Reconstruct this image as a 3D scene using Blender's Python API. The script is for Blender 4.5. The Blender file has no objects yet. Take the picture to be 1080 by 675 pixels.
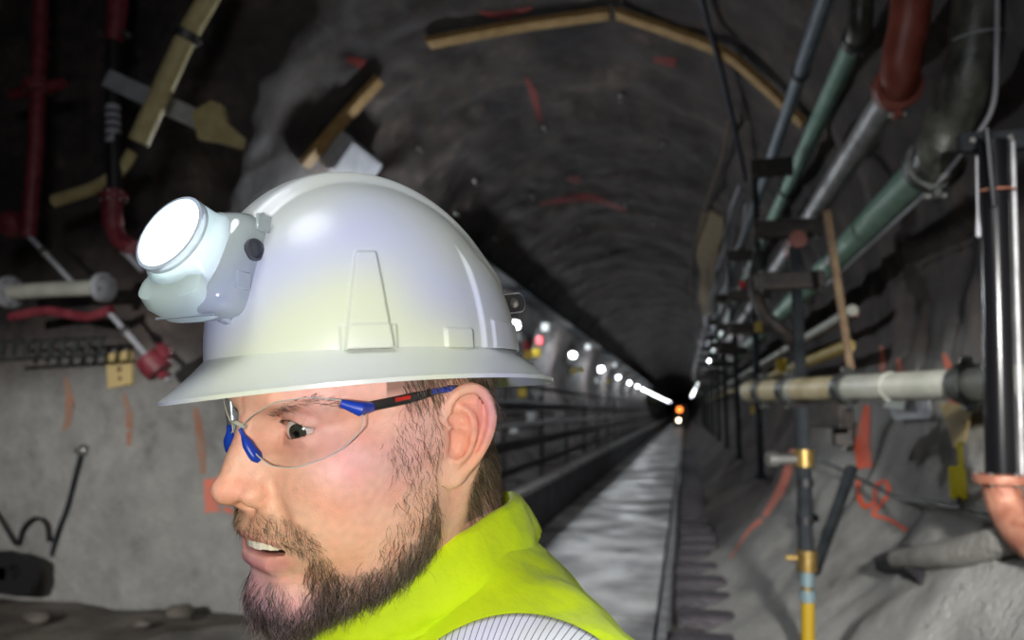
import bpy, bmesh, math, random
import numpy as np
from mathutils import Vector, Matrix, noise
from mathutils.bvhtree import BVHTree

rng = np.random.default_rng(7)
random.seed(7)
scene = bpy.context.scene
COL = scene.collection

# ------------------------------------------------------------------ camera
FPX = 780.0                                   # focal length in pixels of the 1080 x 675 frame
PITCH = math.atan(94.5 / FPX)
YAW = math.atan(182.0 / FPX * math.cos(PITCH))
CAM = np.array([0.0, 0.0, 1.62])
fw = np.array([-math.sin(YAW) * math.cos(PITCH), math.cos(YAW) * math.cos(PITCH), math.sin(PITCH)])
rt = np.array([math.cos(YAW), math.sin(YAW), 0.0])
up = np.cross(rt, fw)
cam_data = bpy.data.cameras.new('camera')
cam = bpy.data.objects.new('camera', cam_data)
COL.objects.link(cam)
cam.location = CAM
cam.rotation_euler = Matrix((rt, up, -fw)).transposed().to_euler()
cam_data.sensor_width = 36.0
cam_data.lens = FPX / 1080.0 * 36.0
cam_data.clip_start = 0.02
cam_data.clip_end = 500
cam_data.dof.use_dof = True
cam_data.dof.focus_distance = 0.53
cam_data.dof.aperture_fstop = 6.0
scene.camera = cam

# ------------------------------------------------------------------ world, exposure, hand lamp and added lights
world = bpy.data.worlds.new('world')
scene.world = world
world.use_nodes = True
world.node_tree.nodes['Background'].inputs[0].default_value = (0.010, 0.011, 0.014, 1)
scene.view_settings.view_transform = 'Standard'
scene.view_settings.look = 'None'
scene.view_settings.gamma = 1.0
scene.view_settings.use_curve_mapping = False
scene.view_settings.exposure = 0.14
scene.cycles.use_denoising = True
scene.cycles.max_bounces = 8
scene.cycles.transparent_max_bounces = 12
scene.cycles.sample_clamp_indirect = 4.0
scene.cycles.caustics_reflective = False
scene.cycles.caustics_refractive = False


def light(name, kind, loc, target, energy, color, size=0.1, spot=None, blend=0.3):
    d = bpy.data.lights.new(name, kind)
    d.energy = energy
    d.color = color
    if kind == 'AREA':
        d.shape = 'DISK'
        d.size = size
    else:
        d.shadow_soft_size = size
    if kind == 'SPOT':
        d.spot_size = spot
        d.spot_blend = blend
    o = bpy.data.objects.new(name, d)
    COL.objects.link(o)
    o.location = loc
    if target is not None:
        o.rotation_euler = (Vector(target) - Vector(loc)).to_track_quat('-Z', 'Y').to_euler()
    return o


# the photographer's own lamp, held beside the lens: its beam is ringed with yellow and violet by its lens
beam = light('photographer_hand_lamp', 'SPOT', (-0.07, -0.03, 1.60), (-0.24, 0.55, 1.62), 11.0, (1.0, 0.985, 0.97), 0.02, math.radians(120), 0.5)
bd = beam.data
bd.use_nodes = True
nt = bd.node_tree
em = nt.nodes['Emission']
tc = nt.nodes.new('ShaderNodeTexCoord')
mp = nt.nodes.new('ShaderNodeMapping')
mp.inputs['Scale'].default_value = (1, 1, 0.0)
mp.inputs['Location'].default_value = (0.02, 0.0, 0)
ln = nt.nodes.new('ShaderNodeVectorMath'); ln.operation = 'LENGTH'
nz = nt.nodes.new('ShaderNodeTexNoise'); nz.inputs['Scale'].default_value = 4.0
ad = nt.nodes.new('ShaderNodeMath'); ad.operation = 'MULTIPLY_ADD'
ad.inputs[1].default_value = 0.30
rp = nt.nodes.new('ShaderNodeValToRGB')
e = rp.color_ramp
e.elements[0].position = 0.0; e.elements[0].color = (1, 0.98, 0.93, 1)
e.elements[1].position = 1.0; e.elements[1].color = (0.9, 0.92, 1, 1)
for p_, c_ in ((0.205, (1.0, 0.98, 0.93, 1)), (0.222, (0.86, 0.78, 1.18, 1)), (0.240, (1.0, 0.99, 0.90, 1)), (0.29, (1.0, 1.0, 0.74, 1)), (0.335, (1.0, 1.0, 0.76, 1)),
               (0.36, (0.74, 0.73, 1.30, 1)), (0.405, (0.82, 0.83, 1.18, 1)), (0.43, (1.0, 1.0, 0.78, 1)), (0.49, (0.80, 0.80, 1.2, 1)), (0.56, (0.95, 0.97, 1.0, 1))):
    n_ = e.elements.new(p_); n_.color = c_
L_ = nt.links.new
L_(tc.outputs['Normal'], mp.inputs[0]); L_(mp.outputs[0], ln.inputs[0]); L_(tc.outputs['Normal'], nz.inputs['Vector'])
L_(nz.outputs['Fac'], ad.inputs[0]); L_(ln.outputs['Value'], ad.inputs[2]); L_(ad.outputs[0], rp.inputs[0]); L_(rp.outputs[0], em.inputs['Color'])
# unseen lights added over and behind the camera to brighten walls and hat
light('added_fill_light', 'AREA', (-0.9, -0.6, 4.2), (-1.4, 3.0, 0.8), 46, (0.93, 0.95, 1.0), 1.3)
light('added_fill_light', 'SPOT', (0.9, -1.6, 2.6), (1.75, 5.2, 0.25), 2500, (1.0, 0.98, 0.95), 0.12, math.radians(52), 0.85)
light('added_fill_light', 'SPOT', (-2.6, -1.8, 2.4), (-4.7, 5.4, 0.35), 1350, (1.0, 0.985, 0.96), 0.12, math.radians(44), 0.75)


# ------------------------------------------------------------------ helpers
def proj(p):
    d = np.asarray(p, float) - CAM
    z = d @ fw
    return np.stack([540 + FPX * (d @ rt) / z, 337.5 - FPX * (d @ up) / z], -1)


def ray(px, py):
    return fw + rt * (px - 540) / FPX + up * (337.5 - py) / FPX


def W(px, py, x=None, y=None, z=None, d=None):
    """the point of the place seen at a pixel of the photograph, on the plane x, y or z = const or at depth d"""
    r = ray(px, py)
    t = x / r[0] if x is not None else y / r[1] if y is not None else (z - CAM[2]) / r[2] if z is not None else d
    return CAM + r * t


AX, AZ, RT = -1.2, 2.67, 3.0                  # tunnel axis and radius


def WC(px, py, off=0.0):
    """the point of the tunnel lining (offset inward) seen at a pixel"""
    r = ray(px, py)
    a = r[0] ** 2 + r[2] ** 2
    b = -AX * r[0] + (CAM[2] - AZ) * r[2]
    c = AX ** 2 + (CAM[2] - AZ) ** 2 - (RT - off) ** 2
    t = (-b + math.sqrt(b * b - a * c)) / a
    return CAM + r * t


def rotm(yaw, pitch, roll):
    cz, sz = math.cos(yaw), math.sin(yaw); cx, sx = math.cos(pitch), math.sin(pitch); cy, sy = math.cos(roll), math.sin(roll)
    return np.array([[cz, -sz, 0], [sz, cz, 0], [0, 0, 1]]) @ np.array([[1, 0, 0], [0, cx, -sx], [0, sx, cx]]) @ np.array([[cy, 0, sy], [0, 1, 0], [-sy, 0, cy]])


def mesh_obj(name, V, F, mat=None, parent=None, smooth=True, sharp=None):
    me = bpy.data.meshes.new(name)
    V = np.asarray(V, float).reshape(-1, 3)
    me.from_pydata(V.tolist(), [], [tuple(int(i) for i in f) for f in F])
    if smooth:
        me.polygons.foreach_set('use_smooth', np.ones(len(me.polygons), bool))
        if sharp:
            me.set_sharp_from_angle(angle=math.radians(sharp))
    me.update()
    o = bpy.data.objects.new(name, me)
    COL.objects.link(o)
    if mat is not None:
        me.materials.append(mat)
    if parent is not None:
        o.parent = parent
    return o


def empty(name, loc=(0, 0, 0)):
    o = bpy.data.objects.new(name, None)
    COL.objects.link(o)
    o.location = loc
    o.empty_display_size = 0.05
    return o


def tag(o, label, cat, group=None, kind=None):
    if label: o['label'] = label
    if cat: o['category'] = cat
    if group: o['group'] = group
    if kind: o['kind'] = kind
    return o


def frame_of(d):
    d = d / np.linalg.norm(d)
    a = np.array([0, 0, 1.0]) if abs(d[2]) < 0.9 else np.array([1.0, 0, 0])
    u = np.cross(a, d); u /= np.linalg.norm(u)
    return u, np.cross(d, u)


class MB:
    """collects shapes of ONE part"""
    def __init__(s): s.V = []; s.F = []; s.n = 0

    def add(s, V, F):
        V = np.asarray(V, float).reshape(-1, 3)
        s.V.append(V)
        s.F += [tuple(i + s.n for i in f) for f in F]
        s.n += len(V)
        return s

    def tube(s, pts, r, n=12, caps=True, flat=1.0):
        pts = np.asarray(pts, float)
        r = np.broadcast_to(np.asarray(r, float), (len(pts),))
        V = []; F = []
        tan = np.gradient(pts, axis=0)
        u, v = frame_of(tan[0])
        for i in range(len(pts)):
            t = tan[i] / (np.linalg.norm(tan[i]) + 1e-12)
            u = u - t * (u @ t); u /= np.linalg.norm(u); v = np.cross(t, u)
            for k in range(n):
                a = 2 * math.pi * k / n
                V.append(pts[i] + r[i] * (math.cos(a) * u + flat * math.sin(a) * v))
        for i in range(len(pts) - 1):
            for k in range(n):
                F.append((i * n + k, i * n + (k + 1) % n, (i + 1) * n + (k + 1) % n, (i + 1) * n + k))
        if caps:
            F.append(tuple(range(n))[::-1]); F.append(tuple((len(pts) - 1) * n + k for k in range(n)))
        return s.add(V, F)

    def box(s, c, size, R=None, bev=0.0):
        h = np.asarray(size, float) / 2
        b = min(bev, h.min() * 0.49)
        if b <= 0:
            V = [(x, y, z) for x in (-h[0], h[0]) for y in (-h[1], h[1]) for z in (-h[2], h[2])]
            F = [(0, 1, 3, 2), (4, 6, 7, 5), (0, 4, 5, 1), (2, 3, 7, 6), (0, 2, 6, 4), (1, 5, 7, 3)]
        else:
            V = []; idx = {}
            for sx in (-1, 1):
                for sy in (-1, 1):
                    for sz in (-1, 1):
                        for ax in range(3):
                            p = [sx * (h[0] - b), sy * (h[1] - b), sz * (h[2] - b)]
                            sg = (sx, sy, sz)
                            p[ax] = sg[ax] * h[ax]
                            idx[(sx, sy, sz, ax)] = len(V); V.append(p)
            F = []
            for ax in range(3):
                o1, o2 = [i for i in range(3) if i != ax]
                for sg in (-1, 1):
                    q = []
                    for a, bb in ((-1, -1), (1, -1), (1, 1), (-1, 1)):
                        k = [0, 0, 0]; k[ax] = sg; k[o1] = a; k[o2] = bb
                        q.append(idx[(*k, ax)])
                    F.append(tuple(q))
                for a in (-1, 1):
                    for bb in (-1, 1):
                        k1 = [0, 0, 0]; k1[o1] = a; k1[o2] = bb; k2 = list(k1); k1[ax] = -1; k2[ax] = 1
                        F.append((idx[(*k1, o1)], idx[(*k2, o1)], idx[(*k2, o2)], idx[(*k1, o2)]))
            for sx in (-1, 1):
                for sy in (-1, 1):
                    for sz in (-1, 1):
                        F.append(tuple(idx[(sx, sy, sz, k)] for k in range(3)))
        V = np.array(V)
        if R is not None: V = V @ np.asarray(R).T
        return s.add(V + np.asarray(c), F)

    def lathe(s, prof, c, axis, n=24, cap=True):
        """prof: list of (radius, distance along axis)"""
        axis = np.asarray(axis, float); axis = axis / np.linalg.norm(axis)
        u, v = frame_of(axis)
        V = []; F = []
        for r, h in prof:
            for k in range(n):
                a = 2 * math.pi * k / n
                V.append(np.asarray(c) + axis * h + r * (math.cos(a) * u + math.sin(a) * v))
        m = len(prof)
        for i in range(m - 1):
            for k in range(n):
                F.append((i * n + k, i * n + (k + 1) % n, (i + 1) * n + (k + 1) % n, (i + 1) * n + k))
        if cap:
            F.append(tuple(range(n))[::-1]); F.append(tuple((m - 1) * n + k for k in range(n)))
        return s.add(V, F)

    def prism(s, poly, depth, O, U, Vv):
        """outline poly (u,v) extruded by depth along U x V from origin O"""
        U = np.asarray(U, float); Vv = np.asarray(Vv, float); N = np.cross(U, Vv)
        n = len(poly)
        A = [np.asarray(O) + U * a + Vv * b for a, b in poly]
        B = [p + N * depth for p in A]
        F = [tuple(range(n))[::-1], tuple(range(n, 2 * n))]
        F += [(k, (k + 1) % n, n + (k + 1) % n, n + k) for k in range(n)]
        return s.add(A + B, F)

    def build(s, name, mat, parent=None, smooth=True, sharp=40):
        V = np.concatenate(s.V)
        o = mesh_obj(name, V, s.F, mat, parent, False)
        bm = bmesh.new(); bm.from_mesh(o.data)
        bmesh.ops.recalc_face_normals(bm, faces=bm.faces)
        bm.to_mesh(o.data); bm.free()
        if smooth:
            o.data.polygons.foreach_set('use_smooth', np.ones(len(o.data.polygons), bool))
            if sharp: o.data.set_sharp_from_angle(angle=math.radians(sharp))
        o.data.update()
        return o


def catmull(P, m=8):
    P = np.asarray(P, float)
    Q = np.concatenate([[2 * P[0] - P[1]], P, [2 * P[-1] - P[-2]]])
    out = []
    for i in range(len(P) - 1):
        p0, p1, p2, p3 = Q[i:i + 4]
        for k in range(m):
            t = k / m
            out.append(0.5 * ((2 * p1) + (-p0 + p2) * t + (2 * p0 - 5 * p1 + 4 * p2 - p3) * t * t + (-p0 + 3 * p1 - 3 * p2 + p3) * t ** 3))
    out.append(P[-1])
    return np.array(out)


# ------------------------------------------------------------------ materials
def material(name, base, rough=0.6, metal=0.0, var=None, vscale=8.0, bump=0.0, bscale=40.0, spec=0.5, emit=None, estr=0.0, detail=6.0, trans=0.0, ior=1.45, coat=0.0, sheen=0.0, rvar=0.0):
    m = bpy.data.materials.new(name)
    m.use_nodes = True
    t = m.node_tree; N = t.nodes; K = t.links.new
    b = N['Principled BSDF']
    b.inputs['Base Color'].default_value = (*base, 1)
    b.inputs['Roughness'].default_value = rough
    b.inputs['Metallic'].default_value = metal
    b.inputs['Specular IOR Level'].default_value = spec
    b.inputs['Transmission Weight'].default_value = trans
    b.inputs['IOR'].default_value = ior
    b.inputs['Coat Weight'].default_value = coat
    b.inputs['Sheen Weight'].default_value = sheen
    if emit:
        b.inputs['Emission Color'].default_value = (*emit, 1)
        b.inputs['Emission Strength'].default_value = estr
    co = None
    if var or bump or rvar:
        co = N.new('ShaderNodeTexCoord')
    if var:
        n = N.new('ShaderNodeTexNoise'); n.inputs['Scale'].default_value = vscale; n.inputs['Detail'].default_value = detail
        K(co.outputs['Object'], n.inputs['Vector'])
        r = N.new('ShaderNodeValToRGB')
        r.color_ramp.elements[0].position = 0.35; r.color_ramp.elements[0].color = (*base, 1)
        r.color_ramp.elements[1].position = 0.68; r.color_ramp.elements[1].color = (*var, 1)
        K(n.outputs['Fac'], r.inputs[0]); K(r.outputs[0], b.inputs['Base Color'])
    if rvar:
        n = N.new('ShaderNodeTexNoise'); n.inputs['Scale'].default_value = vscale * 0.7; n.inputs['Detail'].default_value = 4
        K(co.outputs['Object'], n.inputs['Vector'])
        q = N.new('ShaderNodeMapRange'); q.inputs[1].default_value = 0.4; q.inputs[2].default_value = 0.6
        q.inputs[3].default_value = max(0.03, rough - rvar); q.inputs[4].default_value = min(1, rough + rvar)
        K(n.outputs['Fac'], q.inputs[0]); K(q.outputs[0], b.inputs['Roughness'])
    if bump:
        n = N.new('ShaderNodeTexNoise'); n.inputs['Scale'].default_value = bscale; n.inputs['Detail'].default_value = 5
        K(co.outputs['Object'], n.inputs['Vector'])
        bp = N.new('ShaderNodeBump'); bp.inputs['Strength'].default_value = bump; bp.inputs['Distance'].default_value = 0.02
        K(n.outputs['Fac'], bp.inputs['Height']); K(bp.outputs[0], b.inputs['Normal'])
    return m
# ------------------------------------------------------------------ the tunnel
def lining_material(name, dark, light_, lo, hi, ymax):
    """dark lining, shotcrete below a ragged line made paler: lamp light and gloom put into the colour"""
    m = bpy.data.materials.new(name); m.use_nodes = True
    t = m.node_tree; N = t.nodes; K = t.links.new; b = N['Principled BSDF']
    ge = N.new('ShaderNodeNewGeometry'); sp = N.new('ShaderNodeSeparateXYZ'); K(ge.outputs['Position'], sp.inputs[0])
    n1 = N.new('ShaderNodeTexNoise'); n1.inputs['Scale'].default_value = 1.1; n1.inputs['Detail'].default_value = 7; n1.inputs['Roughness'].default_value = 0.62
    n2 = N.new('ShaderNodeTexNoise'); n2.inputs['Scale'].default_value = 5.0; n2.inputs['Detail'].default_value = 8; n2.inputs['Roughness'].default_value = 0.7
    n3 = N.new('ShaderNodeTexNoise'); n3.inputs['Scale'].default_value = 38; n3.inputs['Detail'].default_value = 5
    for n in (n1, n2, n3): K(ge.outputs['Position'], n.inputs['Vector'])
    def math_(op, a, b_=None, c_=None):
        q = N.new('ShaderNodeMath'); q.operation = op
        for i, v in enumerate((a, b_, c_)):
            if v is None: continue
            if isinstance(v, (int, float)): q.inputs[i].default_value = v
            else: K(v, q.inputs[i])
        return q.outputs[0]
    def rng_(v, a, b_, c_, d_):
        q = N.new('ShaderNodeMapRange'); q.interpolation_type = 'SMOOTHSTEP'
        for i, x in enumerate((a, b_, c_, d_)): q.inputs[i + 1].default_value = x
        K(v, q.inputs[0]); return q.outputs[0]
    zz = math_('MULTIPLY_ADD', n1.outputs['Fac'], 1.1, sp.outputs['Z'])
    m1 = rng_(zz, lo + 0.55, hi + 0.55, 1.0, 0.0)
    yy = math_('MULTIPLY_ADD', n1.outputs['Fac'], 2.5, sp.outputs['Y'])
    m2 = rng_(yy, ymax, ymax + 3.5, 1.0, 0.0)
    lit_mask = math_('MULTIPLY', m1, m2)  # pale lower near band: lamp light put into the shotcrete colour
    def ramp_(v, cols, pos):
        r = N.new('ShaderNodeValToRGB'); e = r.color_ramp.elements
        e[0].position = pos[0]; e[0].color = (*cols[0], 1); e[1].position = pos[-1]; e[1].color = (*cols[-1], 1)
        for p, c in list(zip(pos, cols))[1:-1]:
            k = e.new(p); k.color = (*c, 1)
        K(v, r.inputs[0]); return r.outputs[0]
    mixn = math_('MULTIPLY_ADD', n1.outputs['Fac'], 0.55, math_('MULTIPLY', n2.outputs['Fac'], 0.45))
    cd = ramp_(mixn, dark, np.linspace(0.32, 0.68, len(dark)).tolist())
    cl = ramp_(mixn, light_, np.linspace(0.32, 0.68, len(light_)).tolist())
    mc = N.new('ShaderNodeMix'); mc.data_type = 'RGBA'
    K(lit_mask, mc.inputs['Factor']); K(cd, mc.inputs['A']); K(cl, mc.inputs['B'])
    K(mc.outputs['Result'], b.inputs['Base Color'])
    b.inputs['Specular IOR Level'].default_value = 0.35
    K(rng_(n2.outputs['Fac'], 0.35, 0.65, 0.62, 0.95), b.inputs['Roughness'])
    hb_ = math_('MULTIPLY_ADD', n3.outputs['Fac'], 0.35, n2.outputs['Fac'])
    bp = N.new('ShaderNodeBump'); bp.inputs['Strength'].default_value = 0.7; bp.inputs['Distance'].default_value = 0.06
    K(hb_, bp.inputs['Height']); K(bp.outputs[0], b.inputs['Normal'])
    return m


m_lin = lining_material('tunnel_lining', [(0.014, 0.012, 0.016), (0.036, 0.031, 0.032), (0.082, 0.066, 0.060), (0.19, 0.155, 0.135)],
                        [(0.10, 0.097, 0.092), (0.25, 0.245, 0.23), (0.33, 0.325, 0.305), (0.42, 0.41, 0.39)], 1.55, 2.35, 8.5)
m_end = material('dark_rock', (0.02, 0.019, 0.022), 0.9)


def y_mouth(th):
    """where the bored tunnel begins, by angle (0 crown, +90 deg right, -90 deg left)"""
    d = np.degrees(th)
    return np.interp(d, [-180, -150, -60, -25, 30, 90, 180], [5.6, 5.6, 5.6, 5.0, 2.0, -3.5, -3.5])


def shell_part(name, d0, d1, n_th):
    th = np.radians(np.linspace(d0, d1, n_th))
    ys = [0.0]
    while ys[-1] < 26: ys.append(ys[-1] + 0.085 * (1 + ys[-1] * 0.035))
    while ys[-1] < 250: ys.append(ys[-1] * 1.035 + 0.1)
    ys = np.array(ys)
    rad_out = np.array([7.0, 5.0, 3.4, 2.2, 1.4, 0.9, 0.62])       # the face around the mouth, from far out inward
    fil = 0.5
    rows = []
    ym = y_mouth(th)
    for r in rad_out: rows.append((np.full(n_th, r + 0.0), ym))
    for a in np.linspace(0.1, math.pi / 2, 9): rows.append((np.full(n_th, fil * (1 - math.sin(a))), ym + fil * (1 - math.cos(a))))
    for y in ys[1:]:
        w = np.maximum(ym + fil, 0)
        yy = ym + fil + (y if y < 200 else y)
        rows.append((np.zeros(n_th), yy))
    V = np.zeros((len(rows), n_th, 3))
    for i, (ex, y) in enumerate(rows):
        R = RT + ex
        x = AX + R * np.sin(th); z = AZ + R * np.cos(th)
        for j in range(n_th):
            p = Vector((x[j], y[j], z[j]))
            near = 1.0 if y[j] < 30 else 0.5
            d = 0.12 * noise.noise(p * 0.55) + 0.07 * noise.noise(p * 1.7) + (0.03 * noise.noise(p * 4.5) if y[j] < 14 else 0)
            d *= near
            # sprayed rounds: shallow overlapping rings along the drive
            d += 0.022 * (((y[j] + 0.25 * noise.noise(p * 0.8)) / 1.25) % 1.0) * (1 if ex[j] == 0 else 0)
            if ex[j] > 0.3:
                V[i, j] = (x[j], y[j] + d * 1.2, z[j])
            else:
                V[i, j] = (AX + (R[j] + d) * math.sin(th[j]), y[j], AZ + (R[j] + d) * math.cos(th[j]))
    idx = np.arange(len(rows) * n_th).reshape(len(rows), n_th)
    q = np.stack([idx[:-1, :-1], idx[:-1, 1:], idx[1:, 1:], idx[1:, :-1]], -1).reshape(-1, 4)
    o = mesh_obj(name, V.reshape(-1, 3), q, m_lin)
    o['kind'] = 'structure'
    return o, V.reshape(-1, 3), q


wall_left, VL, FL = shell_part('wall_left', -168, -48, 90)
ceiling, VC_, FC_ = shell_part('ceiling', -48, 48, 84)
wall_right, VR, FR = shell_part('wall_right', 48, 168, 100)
bvhL = BVHTree.FromPolygons(VL.tolist(), FL.tolist()); bvhR = BVHTree.FromPolygons(VR.tolist(), FR.tolist()); bvhC = BVHTree.FromPolygons(VC_.tolist(), FC_.tolist())


def surf(px, py, off=0.004):
    d = Vector(ray(px, py)).normalized()
    best = None
    for b in (bvhL, bvhR, bvhC):
        h = b.ray_cast(Vector(CAM), d)
        if h[0] is not None and (best is None or h[3] < best[3]): best = h
    n = np.array(best[1]); n = n if n @ np.array(d) < 0 else -n
    return np.array(best[0]) + n * off, n


# closing walls behind the photographer and at the far end
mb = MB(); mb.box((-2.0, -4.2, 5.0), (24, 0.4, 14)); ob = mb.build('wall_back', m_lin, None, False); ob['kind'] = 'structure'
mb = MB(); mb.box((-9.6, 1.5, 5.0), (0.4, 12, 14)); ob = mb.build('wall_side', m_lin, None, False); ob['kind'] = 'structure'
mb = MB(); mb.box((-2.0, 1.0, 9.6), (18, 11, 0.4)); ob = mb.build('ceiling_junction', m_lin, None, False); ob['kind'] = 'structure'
mb = MB(); mb.lathe([(3.3, 0), (3.3, 0.5)], (AX, 256, AZ), (0, 1, 0), 48); ob = mb.build('wall_far', m_end, None, False); ob['kind'] = 'structure'

# ground of the junction
m_ground = material('muddy_tunnel_floor', (0.06, 0.052, 0.042), 0.75, var=(0.17, 0.15, 0.125), vscale=2.5, bump=0.8, bscale=9, rvar=0.3)
gx = np.linspace(-10, 5, 96); gy = np.concatenate([np.linspace(-4, 8, 90), np.linspace(8.3, 40, 60), np.linspace(42, 256, 40)])
GX, GY_ = np.meshgrid(gx, gy)
GZ = np.array([0.02 * noise.noise(Vector((a * 1.3, b * 1.3, 0))) + 0.012 * noise.noise(Vector((a * 5, b * 5, 3))) for a, b in zip(GX.ravel(), GY_.ravel())]).reshape(GX.shape) - 0.03
idx = np.arange(GX.size).reshape(GX.shape)
q = np.stack([idx[:-1, :-1], idx[:-1, 1:], idx[1:, 1:], idx[1:, :-1]], -1).reshape(-1, 4)
floor = mesh_obj('floor', np.stack([GX, GY_, GZ], -1).reshape(-1, 3), q, m_ground); floor['kind'] = 'structure'

# wet concrete walkway, its slabs laid end to end
m_walk = material('wet_concrete', (0.17, 0.17, 0.175), 0.5, var=(0.80, 0.80, 0.80), vscale=1.5, bump=0.25, bscale=12, spec=0.4, rvar=0.2, detail=7)
walk = empty('path_walkway'); walk['kind'] = 'structure'
y = 3.4; k = 0
r2 = random.Random(3)
while y < 200:
    L = 2.4 if y < 60 else 14
    mb = MB(); mb.box((-1.06, y + L / 2, 0.0 + r2.uniform(-.006, .006)), (1.62, L - 0.012, 0.14), None, 0.012)
    mb.build('slab', m_walk, walk, False)
    y += L; k += 1
m_steel = material('grimy_rail_steel', (0.20, 0.20, 0.21), 0.42, 0.5, var=(0.42, 0.42, 0.43), vscale=7, bump=0.15)
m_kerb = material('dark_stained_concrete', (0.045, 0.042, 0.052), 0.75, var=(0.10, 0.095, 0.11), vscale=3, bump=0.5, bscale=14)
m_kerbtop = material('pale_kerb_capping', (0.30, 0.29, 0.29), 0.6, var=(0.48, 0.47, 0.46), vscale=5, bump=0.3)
# ------------------------------------------------------------------ kerbs, rail and sleepers
kerb = empty('kerb_left'); kerb['kind'] = 'structure'
y = 4.6
while y < 200:
    L = 3.0 if y < 60 else 20
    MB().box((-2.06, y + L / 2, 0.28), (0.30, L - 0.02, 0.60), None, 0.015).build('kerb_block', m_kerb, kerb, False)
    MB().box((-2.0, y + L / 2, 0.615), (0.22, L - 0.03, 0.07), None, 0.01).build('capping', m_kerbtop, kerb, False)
    y += L
rail = MB()
prof = [(-0.045, 0), (0.045, 0), (0.045, 0.012), (0.010, 0.022), (0.010, 0.085), (0.03, 0.092), (0.03, 0.125), (-0.03, 0.125), (-0.03, 0.092), (-0.010, 0.085), (-0.010, 0.022), (-0.045, 0.012)]
rail.prism([(a, b) for a, b in prof], -180.0, (-0.19, 2.5, 0.0), (1, 0, 0), (0, 0, 1))
rl = rail.build('rail', m_steel, None, False)
tag(rl, 'grey steel rail along the edge of the wet walkway', 'rail')
m_tie = material('wet_dark_timber', (0.030, 0.027, 0.033), 0.5, var=(0.075, 0.065, 0.075), vscale=6, bump=0.6, bscale=25, spec=0.6)
proto = MB().box((0, 0, 0), (0.46, 0.22, 0.12), None, 0.02).build('sleeper', m_tie, None, False)
yy = 4.2
first = True
k = 0
ORD = ['first', 'second', 'third', 'fourth', 'fifth', 'sixth', 'seventh', 'eighth', 'ninth', 'tenth', 'eleventh', 'twelfth', 'thirteenth', 'fourteenth', 'fifteenth', 'sixteenth']
while yy < 30:
    o = proto if first else proto.copy()
    if not first: COL.objects.link(o)
    first = False
    o.location = (0.09 + r2.uniform(-.03, .03), yy, 0.02); o.rotation_euler = (0, 0, r2.uniform(-.04, .04))
    tag(o, ORD[k] + ' dark timber sleeper from the picture foot beside the walkway rail' if k < len(ORD) else 'dark wet timber sleeper far along beside the walkway rail', 'sleeper', 'sleepers beside the rail')
    yy += 0.62; k += 1

# ------------------------------------------------------------------ pipe materials
m_green = material('green_painted_pipe', (0.14, 0.27, 0.20), 0.4, var=(0.24, 0.40, 0.31), vscale=5, bump=0.12, spec=0.5)
m_lgreen = material('pale_green_pipe', (0.16, 0.31, 0.24), 0.42, var=(0.28, 0.44, 0.36), vscale=6, bump=0.1)
m_grey = material('galvanised_pipe', (0.26, 0.26, 0.265), 0.36, 0.4, var=(0.45, 0.45, 0.46), vscale=7, bump=0.1)
m_blue = material('blue_grey_pipe', (0.13, 0.17, 0.21), 0.42, var=(0.22, 0.26, 0.30), vscale=6, bump=0.1)
m_darkp = material('mottled_dark_pipe', (0.018, 0.018, 0.016), 0.38, var=(0.10, 0.105, 0.085), vscale=9, bump=0.2, detail=8)
m_redp = material('red_oxide_pipe', (0.17, 0.035, 0.022), 0.45, var=(0.24, 0.06, 0.04), vscale=8, bump=0.1)
m_dred = material('dark_red_pipe', (0.13, 0.016, 0.026), 0.5, var=(0.22, 0.04, 0.05), vscale=9, bump=0.2)
m_cast = material('black_iron_coupling', (0.03, 0.034, 0.034), 0.45, 0.4, var=(0.08, 0.085, 0.08), vscale=20)
m_bolt = material('zinc_bolt', (0.5, 0.5, 0.47), 0.3, 0.9)
m_white = material('off_white_pipe', (0.34, 0.35, 0.30), 0.45, var=(0.48, 0.48, 0.42), vscale=5, bump=0.12)
m_cream = material('stained_cream_pipe', (0.30, 0.25, 0.14), 0.5, var=(0.46, 0.40, 0.26), vscale=6, bump=0.12)
m_yell = material('yellow_pipe', (0.30, 0.21, 0.03), 0.5, var=(0.42, 0.31, 0.07), vscale=6, bump=0.1)
m_tan = material('pale_yellow_duct', (0.40, 0.33, 0.15), 0.6, var=(0.55, 0.47, 0.25), vscale=7, bump=0.2)
m_angle = material('dark_rusted_steel', (0.020, 0.017, 0.016), 0.6, 0.3, var=(0.05, 0.04, 0.035), vscale=12, bump=0.3)
m_post = material('dark_slate_steel', (0.014, 0.017, 0.020), 0.8, 0.0, spec=0.15, var=(0.030, 0.034, 0.038), vscale=8, bump=0.1)
m_black = material('black_cable_sheath', (0.014, 0.014, 0.016), 0.45)
m_riser = material('glossy_black_pipe', (0.006, 0.006, 0.007), 0.22, spec=0.35)
m_bcab = material('blue_black_cable', (0.02, 0.028, 0.05), 0.4)
m_brown = material('brown_rope_cable', (0.13, 0.095, 0.06), 0.7, bump=0.3)
m_wcab = material('white_cable_sheath', (0.34, 0.34, 0.37), 0.35)
m_brass = material('brass_fitting', (0.30, 0.19, 0.05), 0.38, 0.8, var=(0.42, 0.30, 0.12), vscale=40)
m_blufit = material('blue_grey_fitting', (0.20, 0.28, 0.31), 0.35, 0.4)
m_yhose = material('yellow_hose', (0.34, 0.22, 0.01), 0.5)
m_rust = material('rusty_red_flange', (0.26, 0.09, 0.055), 0.55, 0.2, var=(0.42, 0.20, 0.13), vscale=16, bump=0.3)
m_wood = material('weathered_wood', (0.12, 0.075, 0.04), 0.75, var=(0.22, 0.15, 0.085), vscale=10, bump=0.3)
m_strip = material('yellow_timber_strip', (0.30, 0.175, 0.055), 0.65, var=(0.42, 0.27, 0.10), vscale=10, bump=0.3)
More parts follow.
